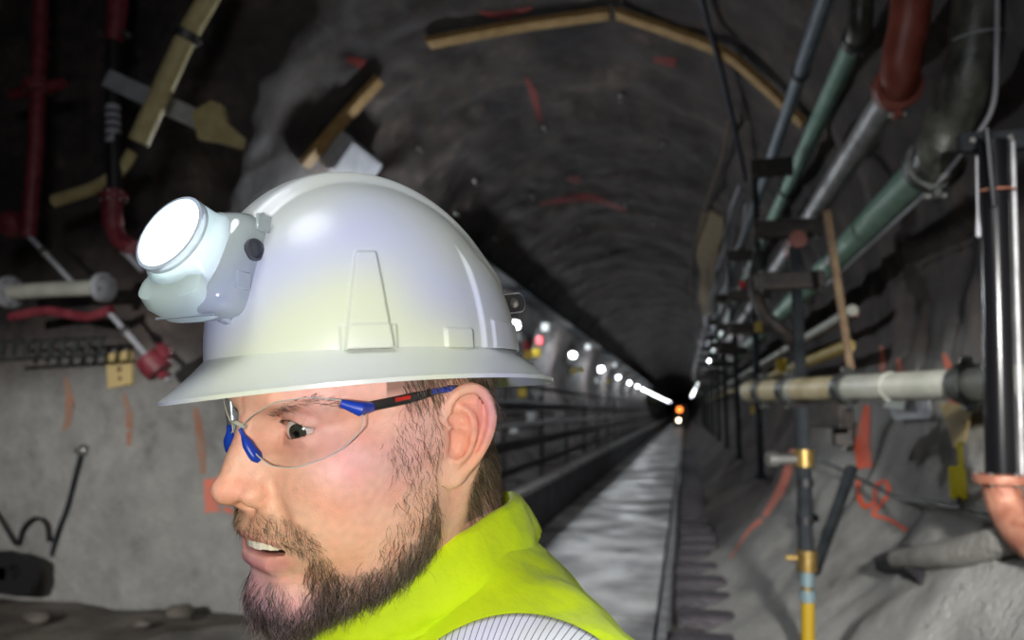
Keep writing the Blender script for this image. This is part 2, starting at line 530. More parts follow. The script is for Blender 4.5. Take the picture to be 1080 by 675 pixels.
m_plate = material('pale_grey_plate', (0.30, 0.31, 0.34), 0.55, var=(0.42, 0.43, 0.46), vscale=9, bump=0.1)
m_orange = material('orange_spray_paint', (0.85, 0.10, 0.015), 0.6, var=(0.70, 0.07, 0.015), vscale=12)
m_fade = material('old_orange_paint', (0.34, 0.15, 0.09), 0.8, var=(0.26, 0.19, 0.15), vscale=14)
m_pink = material('faded_orange_paint', (0.70, 0.17, 0.10), 0.7, var=(0.48, 0.18, 0.13), vscale=14)
m_dpaint = material('dark_red_paint', (0.24, 0.025, 0.02), 0.7, var=(0.13, 0.02, 0.02), vscale=10)
m_ytag = material('yellow_card', (0.52, 0.36, 0.10), 0.6, var=(0.60, 0.43, 0.15), vscale=6)
m_btag = material('beige_card', (0.56, 0.43, 0.20), 0.6)
m_wtag = material('white_card', (0.62, 0.66, 0.58), 0.5)
m_brty = material('bright_yellow_plastic', (0.55, 0.46, 0.012), 0.4)
m_foam = material('tan_foam', (0.22, 0.17, 0.10), 0.9, var=(0.34, 0.27, 0.17), vscale=9, bump=0.9, bscale=16)


def coupling(c, axis, r, mat, parent, w=None, bolts=True):
    """clamp coupling: grooved ring with two bolt lugs"""
    axis = np.asarray(axis, float) / np.linalg.norm(axis)
    w = w or r * 0.75
    mb = MB()
    mb.lathe([(r * 1.02, -w / 2), (r * 1.22, -w / 2), (r * 1.27, -w * 0.3), (r * 1.2, 0), (r * 1.27, w * 0.3), (r * 1.22, w / 2), (r * 1.02, w / 2)], c, axis, 24)
    u, v = frame_of(axis)
    for sg in (-1, 1):
        mb.box(np.asarray(c) + v * sg * r * 1.42, (r * 0.42, w * 0.9, r * 0.5), np.stack([u, axis, v], 1), r * 0.08)
    o = mb.build('coupling', mat, parent)
    if bolts:
        for sg in (-1, 1):
            MB().lathe([(r * 0.15, -r * 0.42), (r * 0.15, r * 0.42)], np.asarray(c) + v * sg * r * 1.45, u, 8).build('bolt', m_bolt, o)
    return o


def flange(c, axis, r, mat, parent, w=None, name='flange'):
    axis = np.asarray(axis, float) / np.linalg.norm(axis)
    w = w or r * 0.35
    o = MB().lathe([(r * 0.9, -w), (r * 1.0, -w * .9), (r * 1.55, -w * .8), (r * 1.6, 0), (r * 1.55, w * .8), (r * 1.0, w * .9), (r * .9, w)], c, axis, 28).build(name, mat, parent)
    u, v = frame_of(axis)
    for k in range(6):
        a = k * math.pi / 3 + 0.3
        MB().lathe([(r * 0.13, -w * 1.25), (r * 0.13, w * 1.25)], np.asarray(c) + (u * math.cos(a) + v * math.sin(a)) * r * 1.3, axis, 6).build('bolt', m_bolt, o)
    return o


def long_pts(L, z, y0, y1):
    ys = [y0]
    while ys[-1] < y1: ys.append(ys[-1] + 1.2 + 0.05 * ys[-1])
    return np.array([[L + 0.004 * math.sin(q), q, z] for q in ys])


def run(name, label, L, px, r, mat, y1=70, y0=None, cat='pipe', cp=m_cast, joints=True, group=None):
    """a pipe along the tunnel at lateral offset L, at the height where the photograph shows it (pixel px)"""
    p = W(*px, x=L)
    o = MB().tube(long_pts(L, p[2], p[1] if y0 is None else y0, y1), r, 16).build(name, mat)
    tag(o, label, cat, group)
    if joints:
        y = (p[1] if y0 is None else y0) + 3.2
        while y < min(y1, 34):
            coupling((L, y, p[2]), (0, 1, 0), r, cp, o, bolts=False); y += 6.0
    return o, p


# big green pipe and the dark elbow that feeds it from above
gp, P4 = run('green_pipe', 'thick dark green pipe under the clamped black elbow on the tunnel side', 1.30, (985, 172), 0.105, m_green, 60)
e1 = W(1003, 118, y=P4[1] - 0.18); e2 = W(1030, 70, y=P4[1] - 0.28); e3 = W(1031, -60, y=P4[1] - 0.28)
el = MB().tube(catmull(np.array([P4 + np.array([0, 0.10, 0]), P4 + np.array([0, -0.06, 0.0]), e1 + (P4 - e1) * 0.35, e1 * 0.4 + e2 * 0.6, e2 + (e3 - e2) * 0.3, e3]), 7), 0.118, 20).build('elbow_pipe', m_darkp)
tag(el, 'thick mottled black elbow pipe coming down onto the green pipe', 'pipe')
coupling(P4 + np.array([0, 0.01, 0]), (0, 1, 0), 0.118, m_cast, el, 0.09)
MB().tube(np.array([e2 + (e3 - e2) * .22 + rt * 0.121 * math.cos(a) - fw * 0.121 * math.sin(a) + np.array([0, 0, 0.01 * math.cos(a)]) for a in np.linspace(0, math.pi, 14)]), 0.005, 6).build('wire_tie', m_wcab, el)
wc = MB().tube(catmull(np.array([W(1052, -30, y=P4[1] - .42), W(1051, 60, y=P4[1] - .42), W(1046, 115, y=P4[1] - .36), W(1020, 155, y=P4[1] - .2), W(985, 196, x=1.29), W(930, 247, x=1.29), W(890, 284, x=1.29), W(868, 304, x=1.29)]), 8), 0.011, 8).build('white_cable', m_wcab)
tag(wc, 'thin white cable strung along the elbow and the underside of the green pipe', 'cable')
# galvanised pipe under the red drop
sp_, P3 = run('galvanised_pipe', 'grey galvanised pipe hanging from the red pipe coupling', 1.15, (946, 92), 0.083, m_grey, 60)
rp2 = MB().tube(catmull(np.array([P3 + np.array([0, 0.05, 0]), P3 + np.array([0, -0.05, 0.02]), W(952, 55, y=P3[1] - .10), W(960, 15, y=P3[1] - .14), W(964, -70, y=P3[1] - .14)]), 7), 0.098, 20).build('red_drop_pipe', m_redp)
tag(rp2, 'red oxide pipe dropping from the roof onto the grey pipe', 'pipe')
coupling(P3 + np.array([0, 0.0, 0.0]), (0, 1, 0.25), 0.098, m_redp, rp2, 0.10)
# pale green and blue-grey pipes
pg, P2 = run('pale_green_pipe', 'slim pale green pipe between the blue-grey and grey pipes', 1.08, (904, 40), 0.066, m_lgreen, 60)
de = MB().tube(catmull(np.array([P2 + np.array([0, 0.06, 0]), P2 + np.array([0, -.05, .01]), W(908, 8, y=P2[1] - .1), W(910, -60, y=P2[1] - .12)]), 6), 0.072, 16).build('elbow_pipe', m_darkp)
tag(de, 'short black elbow at the top of the slim pale green pipe', 'pipe')
coupling(P2 + np.array([0, 0.02, 0]), (0, 1, 0), 0.070, m_cast, de, 0.07)
bp1, P1 = run('blue_grey_pipe', 'narrow blue-grey pipe highest on the tunnel side', 0.91, (842, 84), 0.052, m_blue, 60, y0=2.4)
run('white_pipe', 'slim white pipe along the wall below the green pipes', 1.45, (830, 368), 0.048, m_white, 60, y0=6.9)
run('yellow_pipe', 'dull yellow pipe low along the wall behind the posts', 1.42, (812, 397), 0.06, m_yell, 60, y0=7.0)
run('rusty_pipe', 'thin rust-red pipe between the white and yellow pipes', 1.50, (806, 385), 0.024, m_rust, 60, y0=7.0, joints=False)

# rack posts with pipe arms
def rack(y, label, full):
    px_x = W(846, 430, y=6.6)[0]
    t = empty('pipe_rack', (px_x, y, 0)); tag(t, label, 'pipe rack', 'pipe racks down the tunnel side' if not full else None)
    zt = P3[2] - 0.20
    MB().box((-0.30, 0.03, (P4[2] + P2[2]) / 2 - 0.17), (0.05, 0.05, P2[2] - P4[2] + 0.10), None, 0.006).build('upright', m_post, t, False)
    MB().box((0, 0, (zt + 0.72) / 2), (0.085, 0.085, zt - 0.72), None, 0.01).build('post', m_post, t, False)
    for pz in (P4[2] - 0.19, P3[2] - 0.17, P2[2] - 0.15):
        top_ = pz > P3[2] - 0.1
        MB().box((-0.165 if top_ else -0.06, -0.03, pz), (0.35 if top_ else 0.56, 0.10, 0.15), None, 0.008).build('arm', m_angle, t, False)
        for bx in (-0.29, -0.05 if top_ else 0.17):
            MB().lathe([(0.014, -0.09), (0.014, 0.09)], (bx, -0.05, pz), (0, 0, 1), 8).build('bolt', m_bolt, t)
    MB().box((0.0, 0, 0.74), (0.16, 0.16, 0.04)).build('foot_plate', m_post, t, False)
    return t


rack(6.6, 'dark steel pipe rack post nearest the mouth of the tunnel', True)
for k, y in enumerate(np.arange(10.4, 46, 4.0)): rack(float(y), ORD[k + 1] + ' dark steel pipe rack counted from the mouth of the tunnel', False)
# small red pipe end and short spool pipes held on the rack
o = MB().tube(np.array([W(842, 252, y=6.5), W(842, 252, y=6.5) + np.array([0.02, 0.5, 0])]), 0.075, 16).build('red_pipe_stub', m_redp); tag(o, 'short red pipe end beside the dark rack post', 'pipe')
hp = MB().tube(catmull(np.array([W(800, 268, y=6.9), W(796, 300, y=6.7), W(805, 330, y=6.6), W(828, 352, y=6.6), W(845, 372, y=6.8)]), 7), 0.055, 12).build('dark_hose', m_angle); tag(hp, 'dark curved hose looped round the rack post', 'hose')

# pale cross pipe in front of the wall
A0 = W(790, 413, y=6.15); A1 = W(1100, 402, y=3.62)
ax = A1 - A0
cp_ = MB().tube(np.array([A0 + ax * t for t in np.linspace(0, 1, 8)]), 0.078, 20).build('cross_pipe', m_white)
tag(cp_, 'pale cross pipe with black clamps in front of the painted wall', 'pipe')
def on_cross(px): 
    a = proj(np.array([A0 + ax * t for t in np.linspace(0, 1, 400)])); return A0 + ax * np.linspace(0, 1, 400)[np.abs(a[:, 0] - px).argmin()]
for px in (806, 833, 893, 1021): coupling(on_cross(px), ax, 0.080, m_cast, cp_, 0.075)
MB().tube(np.array([on_cross(842), on_cross(884)]), 0.0805, 20).build('stained_length', m_cream, cp_)
MB().tube(np.array([on_cross(792), on_cross(828)]), 0.0805, 20).build('stained_length', m_cream, cp_)
MB().tube(np.array([on_cross(939), on_cross(941)]), 0.083, 20).build('weld_ring', m_white, cp_)
sup = empty('pipe_bracket', on_cross(866) + np.array([0, 0, -0.2])); tag(sup, 'black steel bracket carrying the pale cross pipe', 'bracket')
dirx = ax / np.linalg.norm(ax)
MB().box((0, 0, 0.03), (0.55, 0.10, 0.16), np.stack([dirx, np.cross([0, 0, 1], dirx), np.array([0, 0, 1.0])], 1), 0.01).build('beam', m_angle, sup, False)
MB().box((0.12, 0.02, -0.09), (0.12, 0.10, 0.16), None, 0.01).build('lug', m_angle, sup, False)

# black riser with the rusty flanged elbow
yb = 3.55
B0 = W(1047, 150, y=yb); B1 = W(1056, 505, y=yb)
ri = MB().tube(np.array([B0, B0 * .7 + B1 * .3, (B0 + B1) / 2, B1]), 0.058, 20).build('black_riser_pipe', m_riser)
tag(ri, 'glossy black upright pipe above the rusty flange', 'pipe')
MB().tube(np.array([B0 + rt * .075 - fw * .02, B1 + rt * .075 - fw * .02]), 0.010, 8).build('conduit', m_grey, ri)
MB().tube(np.array([B0 - rt * .05 - fw * .045 + np.array([0, 0, .05]), B0 - rt * .05 - fw * .05 - np.array([0, 0, .30])]), 0.014, 8).build('conduit', m_riser, ri)
MB().tube(np.array([B0 + rt * 0.07 * math.cos(a) - fw * 0.07 * math.sin(a) - np.array([0, 0, .22]) for a in np.linspace(0, math.pi, 12)]), 0.005, 6).build('wire_tie', m_rust, ri)
wr = MB().tube(catmull(np.array([W(1030, 165, y=yb - .12), W(1031, 215, y=yb - .12), W(1032, 250, y=yb - .12)]), 5), [0.004] * 6 + [0.004, .005, .008, .010, .009], 8).build('hanging_wire', m_wcab); tag(wr, 'short hanging wire with a white end beside the black upright pipe', 'wire')
fe = MB().tube(catmull(np.array([B1 + np.array([0, 0, 0.02]), B1 - np.array([0, 0, 0.06]), W(1063, 538, y=yb - .02), W(1078, 562, y=yb - .10), W(1110, 590, y=yb - .25)]), 7), 0.072, 20).build('rusty_elbow', m_rust); tag(fe, 'rusty red elbow bolted under the black upright pipe', 'pipe')
flange(B1 + np.array([0, 0, 0.0]), (0, 0, 1), 0.068, m_rust, fe, 0.022)
sb = MB().box(W(1075, 147, y=yb + .10), (0.5, 0.05, 0.09), None, 0.008).build('steel_strut', m_post, None, False); tag(sb, 'dark steel strut crossing behind the black upright pipe', 'strut')
for k in (-0.2, -0.05): MB().lathe([(0.012, -0.03), (0.012, 0.03)], W(1075, 147, y=yb + .08) + np.array([k, -.01, 0]), (0, 1, 0), 8).build('bolt', m_bolt, sb)

# valve hose hanging at the rack post
yh = surf(852, 700)[0][1] - 0.06; hk = yh / 6.2
hs = empty('drain_hose', W(852, 690, y=yh)); tag(hs, 'upright hose with brass fittings and a yellow tail on the rack post', 'hose')
hs0 = np.array(hs.location)
def hseg(name, a, b, r, mat, n=14): 
    A, B = W(*a, y=yh) - hs0, W(*b, y=yh) - hs0
    return MB().tube(np.array([A, A * .5 + B * .5, B]), r * hk, n).build(name, mat, hs)
hseg('hose', (846, 430), (850, 585), 0.056, m_post)
for py in (505, 545): hseg('band', (849, py), (849, py + 8), 0.064, m_black)
v1_ = hseg('brass_valve', (848, 474), (848, 492), 0.075, m_brass)
MB().lathe([(0.03, 0), (0.03, 0.10), (0.042, 0.11), (0.042, 0.16)], W(848, 484, y=yh) - hs0 + np.array([-.05, -.02, 0]), (-1, -.3, 0), 12).build('tap', m_bolt, hs)
hseg('brass_valve', (851, 580), (851, 602), 0.075, m_brass)
MB().box(W(838, 588, y=yh) - hs0, (0.10, 0.03, 0.03), None, 0.006).build('lever', m_brass, hs, False)
hseg('fitting', (851, 603), (851, 618), 0.052, m_blufit); hseg('fitting', (851, 622), (852, 634), 0.062, m_blufit); hseg('collar', (851, 617), (851, 623), 0.045, m_brass)
hseg('yellow_tail', (852, 633), (852, 700), 0.05, m_yhose)

# timber stake, steel bar
o = MB().box((W(872, 222, y=5.6) + W(897, 390, y=5.6)) / 2, (0.055, 0.05, np.linalg.norm(W(872, 222, y=5.6) - W(897, 390, y=5.6))), np.array(Vector(W(872, 222, y=5.6) - W(897, 390, y=5.6)).to_track_quat('Z', 'Y').to_matrix()), 0.006).build('timber_stake', m_wood, None, False)
tag(o, 'brown timber stake leaning above the pale cross pipe', 'stake')
a, b = W(899, 492, y=5.25), W(858, 606, y=5.45)
o = MB().box((a + b) / 2, (0.085, 0.05, np.linalg.norm(a - b)), np.array(Vector(a - b).to_track_quat('Z', 'Y').to_matrix()), 0.006).build('steel_bar', m_post, None, False)
tag(o, 'grey steel bar leaning on the wall beside the upright hose', 'bar')
# cable sagging across the painted wall
def on_wall(pts, off): return np.array([surf(*p, off)[0] for p in pts])
sag = on_wall([(858, 486), (885, 497), (920, 513), (960, 530), (1005, 543), (1045, 552), (1079, 556)], 0.10)
o = MB().tube(catmull(sag, 6), 0.014, 8).build('sagging_cable', m_black); tag(o, 'thin black cable sagging across the painted concrete wall', 'cable')

# cables on the vault
vc = MB().tube(catmull(np.array([WC(*p, 0.12) for p in [(736, -20), (745, 20), (757, 60), (768, 105), (778, 150), (786, 190)]]), 6), 0.028, 8).build('vault_cable', m_bcab); tag(vc, 'blue-black cable hanging down the vault beside the pipes', 'cable')
bc = MB().tube(catmull(np.array([WC(*p, 0.10) for p in [(770, 125), (762, 165), (748, 205), (737, 240), (729, 280), (728, 330)]]), 6), 0.020, 8).build('brown_cable', m_brown); tag(bc, 'brown cable drooping along the vault past the foam patch', 'cable')
lp = MB().tube(catmull(np.array([W(781, 440, x=1.05), W(779, 480, x=1.0), W(772, 520, x=.85), W(757, 552, x=.62), W(744, 548, x=.5), W(736, 530, x=.45), W(734, 505, x=.45)]), 7), 0.022, 8).build('hose_loop', m_wood); tag(lp, 'brown hose hanging in a loop low on the tunnel side', 'hose')
for k, (L, px, r, mt, lb) in enumerate([(0.66, (768, 235), 0.020, m_wcab, 'pale service cable slung highest along the vault beside the pipes'), (0.72, (777, 225), 0.014, m_bcab, 'blue-black service cable sagging along the vault beside the pipes'), (0.60, (760, 262), 0.013, m_black, 'thin black service cable next to the tan foam patch'), (0.78, (779, 250), 0.016, m_wcab, 'pale service cable slung just above the racks')]):
    p = W(*px, x=L)
    ys = np.arange(8.6, 60, 0.9)
    pts = np.array([[L + .03 * math.sin(q * 1.7 + k), q, p[2] - 0.06 * abs(math.sin(q * 1.05 + k * .2))] for q in ys])
    o = MB().tube(pts, r, 8).build('service_cable', mt)
    tag(o, lb, 'cable', 'service cables on the vault')
# tan foam patch
def patch(name, poly, off, mat, thick, parent=None, bulge=0.0, n=10):
    """a piece lying on the lining: outline given where the photograph shows it"""
    poly = np.array(poly, float); c = poly.mean(0)
    V = []; F = []; m = len(poly)
    rings = [1.0, 0.66, 0.33, 0.0]
    for r in rings[:-1]:
        for p in poly:
            q = c + (p - c) * r
            V.append(surf(q[0], q[1], off + thick + bulge * (1 - r))[0])
    V.append(surf(c[0], c[1], off + thick + bulge)[0])
    for i in range(len(rings) - 2):
        for k in range(m): F.append((i * m + k, i * m + (k + 1) % m, (i + 1) * m + (k + 1) % m, (i + 1) * m + k))
    b = (len(rings) - 2) * m
    for k in range(m): F.append((b + k, b + (k + 1) % m, len(V) - 1))
    n0 = len(V)
    for p in poly: V.append(surf(p[0], p[1], off - 0.03)[0])
    for k in range(m): F.append((n0 + k, n0 + (k + 1) % m, (k + 1) % m, k))
    return mesh_obj(name, V, F, mat, parent, True, 50)


o = patch('foam_patch', [(741, 224), (752, 221), (764, 228), (765, 246), (759, 262), (758, 285), (752, 305), (750, 330), (742, 334), (738, 312), (740, 290), (735, 268), (738, 245)], 0.0, m_foam, 0.05, None, 0.05); tag(o, 'lumpy tan foam patch sprayed on the vault', 'foam patch')


def brush(pts, w, mat, parent, off=0.006, name='paint_mark'):
    """a stroke of spray paint following the wall"""
    pts = catmull(np.array(pts, float), 8); w = np.interp(np.linspace(0, 1, len(pts)), np.linspace(0, 1, len(np.atleast_1d(w))), np.atleast_1d(w)) if np.ndim(w) else np.full(len(pts), w)
    t = np.gradient(pts, axis=0); t /= np.linalg.norm(t, axis=1)[:, None] + 1e-9; nrm = np.stack([-t[:, 1], t[:, 0]], 1)
    V = []; F = []
    for i, p in enumerate(pts):
        for s in (-1, -.33, .33, 1):
            j = 1 + 0.16 * noise.noise(Vector((p[0] * .4, p[1] * .4, s * 3)))
            q = p + nrm[i] * s * w[i] * 0.5 * j
            V.append(surf(q[0], q[1], off)[0])
    for i in range(len(pts) - 1):
        for k in range(3): F.append((i * 4 + k, i * 4 + k + 1, i * 4 + k + 5, i * 4 + k + 4))
    return mesh_obj(name, V, F, mat, parent)


for pts, w, mt in [
    ([(915, 428), (912, 455), (910, 470), (913, 494)], [7, 13, 16, 17], m_orange),
    ([(906, 506), (906, 522), (912, 534), (922, 531), (924, 514)], 5, m_orange),
    ([(924, 512), (934, 508), (938, 520), (930, 532), (922, 543), (938, 548), (958, 560)], 4, m_orange),
    ([(836, 474), (831, 497), (822, 520), (806, 545)], [5, 9, 10, 6], m_pink),
    ([(804, 548), (790, 560), (770, 590)], [6, 3, 2], m_pink),
    ([(996, 372), (1001, 386), (1003, 396)], [4, 9, 6], m_pink),
    ([(930, 365), (932, 380), (931, 392)], [3, 6, 4], m_pink), ([(948, 378), (950, 392)], [4, 7], m_pink),
    ([(1000, 420), (1012, 426)], [5, 9], m_pink)]:
    brush(pts, w, mt, wall_right)
for pts, w, mt in [([(70, 398), (74, 425), (70, 455)], [4, 9, 6], m_fade), ([(131, 415), (137, 440), (136, 470)], [4, 8, 5], m_fade), ([(206, 430), (212, 470), (214, 500)], [6, 9, 6], m_fade), ([(222, 505), (224, 540)], [14, 16], m_pink), ([(236, 536), (248, 541)], [6, 4], m_pink)]:
    brush(pts, w, mt, wall_left)
for pts, w in [([(555, 82), (563, 100), (570, 128)], [3, 9, 3]), ([(505, 12), (530, 16), (560, 8)], [3, 10, 4]), ([(365, 62), (385, 68)], [8, 12]), ([(598, 188), (612, 190)], [5, 9]), ([(690, 62), (712, 66)], [6, 10]), ([(570, 215), (620, 208), (660, 222)], [4, 9, 4])]:
    brush(pts, w, m_dpaint, ceiling)

# notices and bits on the painted wall
def card(name, quad, mat, label, cat, off=0.05, th=0.006):
    P = [surf(*p, off)[0] for p in quad]
    c = np.mean(P, 0); n = np.cross(P[1] - P[0], P[3] - P[0]); n /= np.linalg.norm(n); n = n if n @ (c - CAM) < 0 else -n
    P = [p - n * ((p - c) @ n) for p in P]
    m = len(P)
    V = P + [p - n * th for p in P]
    F = [tuple(range(m)), tuple(range(m, 2 * m))[::-1]] + [(k, m + k, m + (k + 1) % m, (k + 1) % m) for k in range(m)]
    o = mesh_obj(name, V, F, mat, None, False); tag(o, label, cat)
    u = P[1] - P[0]; v = P[3] - P[0]
    return o, np.array(P), n, u, v


o, P, n, u, v = card('yellow_notice', [(1003, 428), (1040, 430), (1040, 474), (1020, 474)], m_ytag, 'yellow card notice hanging behind the black upright pipe', 'notice', 0.08)
MB().lathe([(0.012, 0), (0.012, 0.004)], P.mean(0) + u * .22 - v * .05, n, 10).build('printed_mark', m_dpaint, o)
o, *_ = card('white_notice', [(951, 419), (975, 419), (975, 437), (946, 437)], m_wtag, 'small white card notice under the pale cross pipe', 'notice', 0.12)
o, *_ = card('grey_back_plate', [(940, 416), (988, 416), (990, 444), (950, 447)], m_plate, 'dull grey plate behind the small white notice', 'plate', 0.06, 0.012)
cpos = surf(1030, 515, 0.10)[0]
yl = empty('yellow_reflector', cpos); tag(yl, 'bright yellow reflector standing beside the rusty flange', 'reflector')
MB().box((0, 0, -0.03), (0.075, 0.05, 0.17), None, 0.012).build('body', m_brty, yl, False); MB().box((0.02, 0, 0.11), (0.022, 0.02, 0.14), None, 0.004).build('stem', m_brty, yl, False)
o, *_ = card('dark_plate', [(1011, 491), (1023, 491), (1022, 538), (1011, 538)], m_angle, 'narrow dark plate beside the bright yellow reflector', 'plate', 0.05, 0.02)
o, *_ = card('white_stick', [(898, 445), (904, 445), (900, 476), (894, 476)], m_wtag, 'small pale stick fixed to the wall beside the orange stripe', 'stick', 0.05, 0.02)
lg = MB().tube(on_wall([(955, 597), (985, 594), (1030, 590), (1085, 575)], 0.05), [0.05, 0.06, 0.065, 0.065], 12).build('buried_hose', material('dusty_grey_hose', (0.16, 0.155, 0.14), 0.9, var=(0.24, 0.23, 0.21), bump=0.5)); tag(lg, 'dusty grey hose half buried in the lower concrete wall', 'hose')
o = patch('rock_stain_lump', [(925, 590), (945, 582), (962, 576), (972, 580), (970, 596), (978, 606), (972, 618), (958, 610), (940, 606), (926, 602)], 0.0, m_end, 0.02, None, 0.05); tag(o, 'dark lump of bare rock poking through the lower concrete wall', 'rock')

# ------------------------------------------------------------------ vault: yellow strips, box, bolts
def strip(name, label, pts, w=0.16):
    P = catmull(np.array([WC(*p, 0.10) for p in pts]), 8)
    V = []; F = []
    for i, p in enumerate(P):
        nrm = np.array([p[0] - AX, 0, p[2] - AZ]); nrm /= np.linalg.norm(nrm)
        yv = np.array([0, 1.0, 0])
        for a, b in ((-1, 0), (1, 0), (1, 1), (-1, 1)): V.append(p + yv * a * w / 2 + nrm * b * 0.06)
    n = len(P)
    for i in range(n - 1):
        for k in range(4): F.append((i * 4 + k, i * 4 + (k + 1) % 4, i * 4 + 4 + (k + 1) % 4, i * 4 + 4 + k))
    F += [(3, 2, 1, 0), tuple((n - 1) * 4 + k for k in range(4))]
    o = mesh_obj(name, V, F, m_strip, None, False); tag(o, label, 'strip'); return o


strip('timber_strip', 'short yellow strip slanting up the vault above the hat', [(323, 176), (362, 130), (402, 86)])
strip('timber_strip', 'long yellow strip across the crown of the vault', [(452, 48), (550, 30), (642, 17)])
strip('timber_strip', 'bent yellow strip running down from the crown towards the pipes', [(649, 17), (700, 34), (760, 58), (800, 90), (845, 133)])
jb = empty('junction_box', WC(372, 172, 0.16)); tag(jb, 'grey metal box fixed to the vault above the hat', 'box')
nr = np.array([WC(372, 172)[0] - AX, 0, WC(372, 172)[2] - AZ]); nr /= np.linalg.norm(nr); R3 = np.stack([np.cross([0, 1, 0], nr), np.array([0, 1.0, 0]), nr], 1)
MB().box((0, 0, 0), (0.42, 0.9, 0.16), R3, 0.02).build('case', m_plate, jb, False); MB().box(-nr * 0.09, (0.36, 0.8, 0.02), R3, 0.008).build('cover', m_plate, jb, False)
for sg in (-1, 1): MB().box(R3 @ np.array([0.235, sg * .25, 0.02]), (0.05, 0.08, 0.06), R3, 0.006).build('lug', m_angle, jb, False)
# rock bolts with square plates over the vault and walls
bp_ = MB().box((0, 0, 0), (0.15, 0.15, 0.012), None, 0.004).build('rock_bolt', m_angle, None, False)
MB().lathe([(0.035, 0.0), (0.028, 0.02), (0.016, 0.03), (0.016, 0.09), (0.012, 0.092)], (0, 0, 0), (0, 0, 1), 10).build('bolt_head', m_bolt, bp_)
spots = [(573, 133)] + [(x, y) for x, y in [(500, 190), (440, 155), (655, 100), (700, 150), (610, 240), (560, 205), (660, 215), (690, 235), (520, 250), (585, 265), (640, 265), (700, 290), (560, 300), (615, 300), (480, 225)]]
for i, (px, py) in enumerate(spots):
    p, n = surf(px, py, 0.004)
    o = bp_ if i == 0 else bp_.copy()
    if i:
        COL.objects.link(o); h = bp_.children[0].copy(); COL.objects.link(h); h.parent = o
    o.location = p; o.rotation_euler = Vector(n).to_track_quat('Z', 'Y').to_euler()
    tag(o, 'rock bolt with square plate at the end of the red streak' if i == 0 else 'dark rock bolt with square plate on the vault', 'rock bolt', None if i == 0 else 'rock bolts on the vault')

# ------------------------------------------------------------------ left side of the drive: lamps, tray, handrail pipes, tags
m_lampglow = material('lamp_tube_lit', (1, 1, 1), 0.3, emit=(0.90, 0.97, 1.0), estr=26.0)
m_lampcase = material('grey_lamp_case', (0.30, 0.31, 0.32), 0.5)
def tunnel_lamp(loc, label, group, watts, s=1.0):
    t = empty('tunnel_lamp', loc); tag(t, label, 'lamp', group)
    MB().box((0, 0, 0.10 * s), (0.16 * s, 0.16 * s, 0.05 * s), None, 0.01).build('case', m_lampcase, t, False)
    MB().lathe([(0.02 * s, 0.075 * s), (0.085 * s, 0.06 * s), (0.10 * s, 0.0), (0.085 * s, -0.06 * s), (0.02 * s, -0.085 * s)], (0, 0, 0), (0, 0, 1), 14).build('globe', m_lampglow, t)
    MB().tube(np.array([(0, 0, 0.12 * s), (0, 0, 0.30 * s)]), 0.012, 6).build('hanger', m_black, t)
    if watts:
        d = light('tunnel_lamp_light', 'POINT', (0, 0, -0.14 * s), None, watts, (0.9, 0.95, 1.0), 0.1); d.parent = t
y = 15.6; k = 0
first_px = [(543, 343), (607, 369), (637, 386), (658, 396)]
zL = W(543, 343, x=-3.45)
while y < 190:
    z = zL[2] if k == 0 else 1.62 + (zL[2] - 1.62) * 0.98
    tunnel_lamp((-3.45, zL[1] + k * 8.4, z), ['bright tunnel lamp just behind the back of the hat', 'second bright tunnel lamp from the hat down the drive', 'third bright tunnel lamp from the hat down the drive'][k] if k < 3 else 'tunnel lamp in the distant row beyond the hat', 'lamps along the walkway side', 110 if k < 9 else 0, 1.0 if k < 3 else 0.75)
    y += 8.4; k += 1
pr = W(757, 366, x=1.02)
for k in range(14):
    tunnel_lamp((1.02, pr[1] + k * 6.6, pr[2]), 'small tunnel lamp in the row above the pipes' if k else 'nearest small lamp in the row above the pipes', 'lamps above the pipes', 40 if k < 5 else 0, 0.6)
# the near part of the drive: an unseen lamp added behind the hat to light the walkway
tunnel_lamp((-3.45, 8.2, zL[2] + 0.1), 'unseen extra tunnel lamp behind the white hat', 'lamps along the walkway side', 230)

tray = empty('cable_tray', (-3.45, 10.0, 0)); tag(tray, 'grey cable tray along the vault above the tunnel lamps', 'cable tray')
tz_ = W(560, 316, x=-3.45)[2]
MB().box((0, 40, tz_), (0.36, 80, 0.03)).build('base', m_post, tray, False)
for sx in (-1, 1): MB().box((sx * 0.18, 40, tz_ + 0.05), (0.02, 80, 0.13)).build('side', m_post, tray, False)
for (L, px, r, mt, lb) in [(-2.7, (560, 428), 0.075, m_kerb, 'dark handrail pipe at eye height along the walkway side'), (-2.65, (560, 447), 0.045, m_grey, 'grey pipe just under the dark handrail pipe'), (-2.55, (560, 466), 0.075, m_kerb, 'dark pipe low along the walkway side'), (-2.75, (560, 408), 0.04, m_post, 'thin dark pipe above the handrail pipe'), (-2.45, (560, 490), 0.05, m_kerb, 'lowest dark pipe just over the pale kerb capping')]:
    z = W(*px, x=L)[2]
    o = MB().tube(long_pts(L, z, 6.2, 120), r, 12).build('side_pipe', mt); tag(o, lb, 'pipe')
for k, y in enumerate(np.arange(8.2, 46, 3.2)):
    t = empty('pipe_stand', (-2.72, float(y), 0)); tag(t, ORD[k] + ' dark pipe stand from the hat along the walkway side', 'pipe stand', 'pipe stands')
    MB().box((-0.06, 0, 0.95), (0.07, 0.07, 1.9), None, 0.006).build('post', m_angle, t, False)
    for z in (0.55, 1.05, 1.55): MB().box((0.06, 0, z - 0.02), (0.34, 0.06, 0.05), None, 0.004).build('arm', m_angle, t, False)
m_tred = material('red_tag', (0.55, 0.05, 0.06), 0.5); m_tyel = material('yellow_tag', (0.62, 0.45, 0.02), 0.5); m_twht = material('white_tag', (0.6, 0.62, 0.62), 0.5)
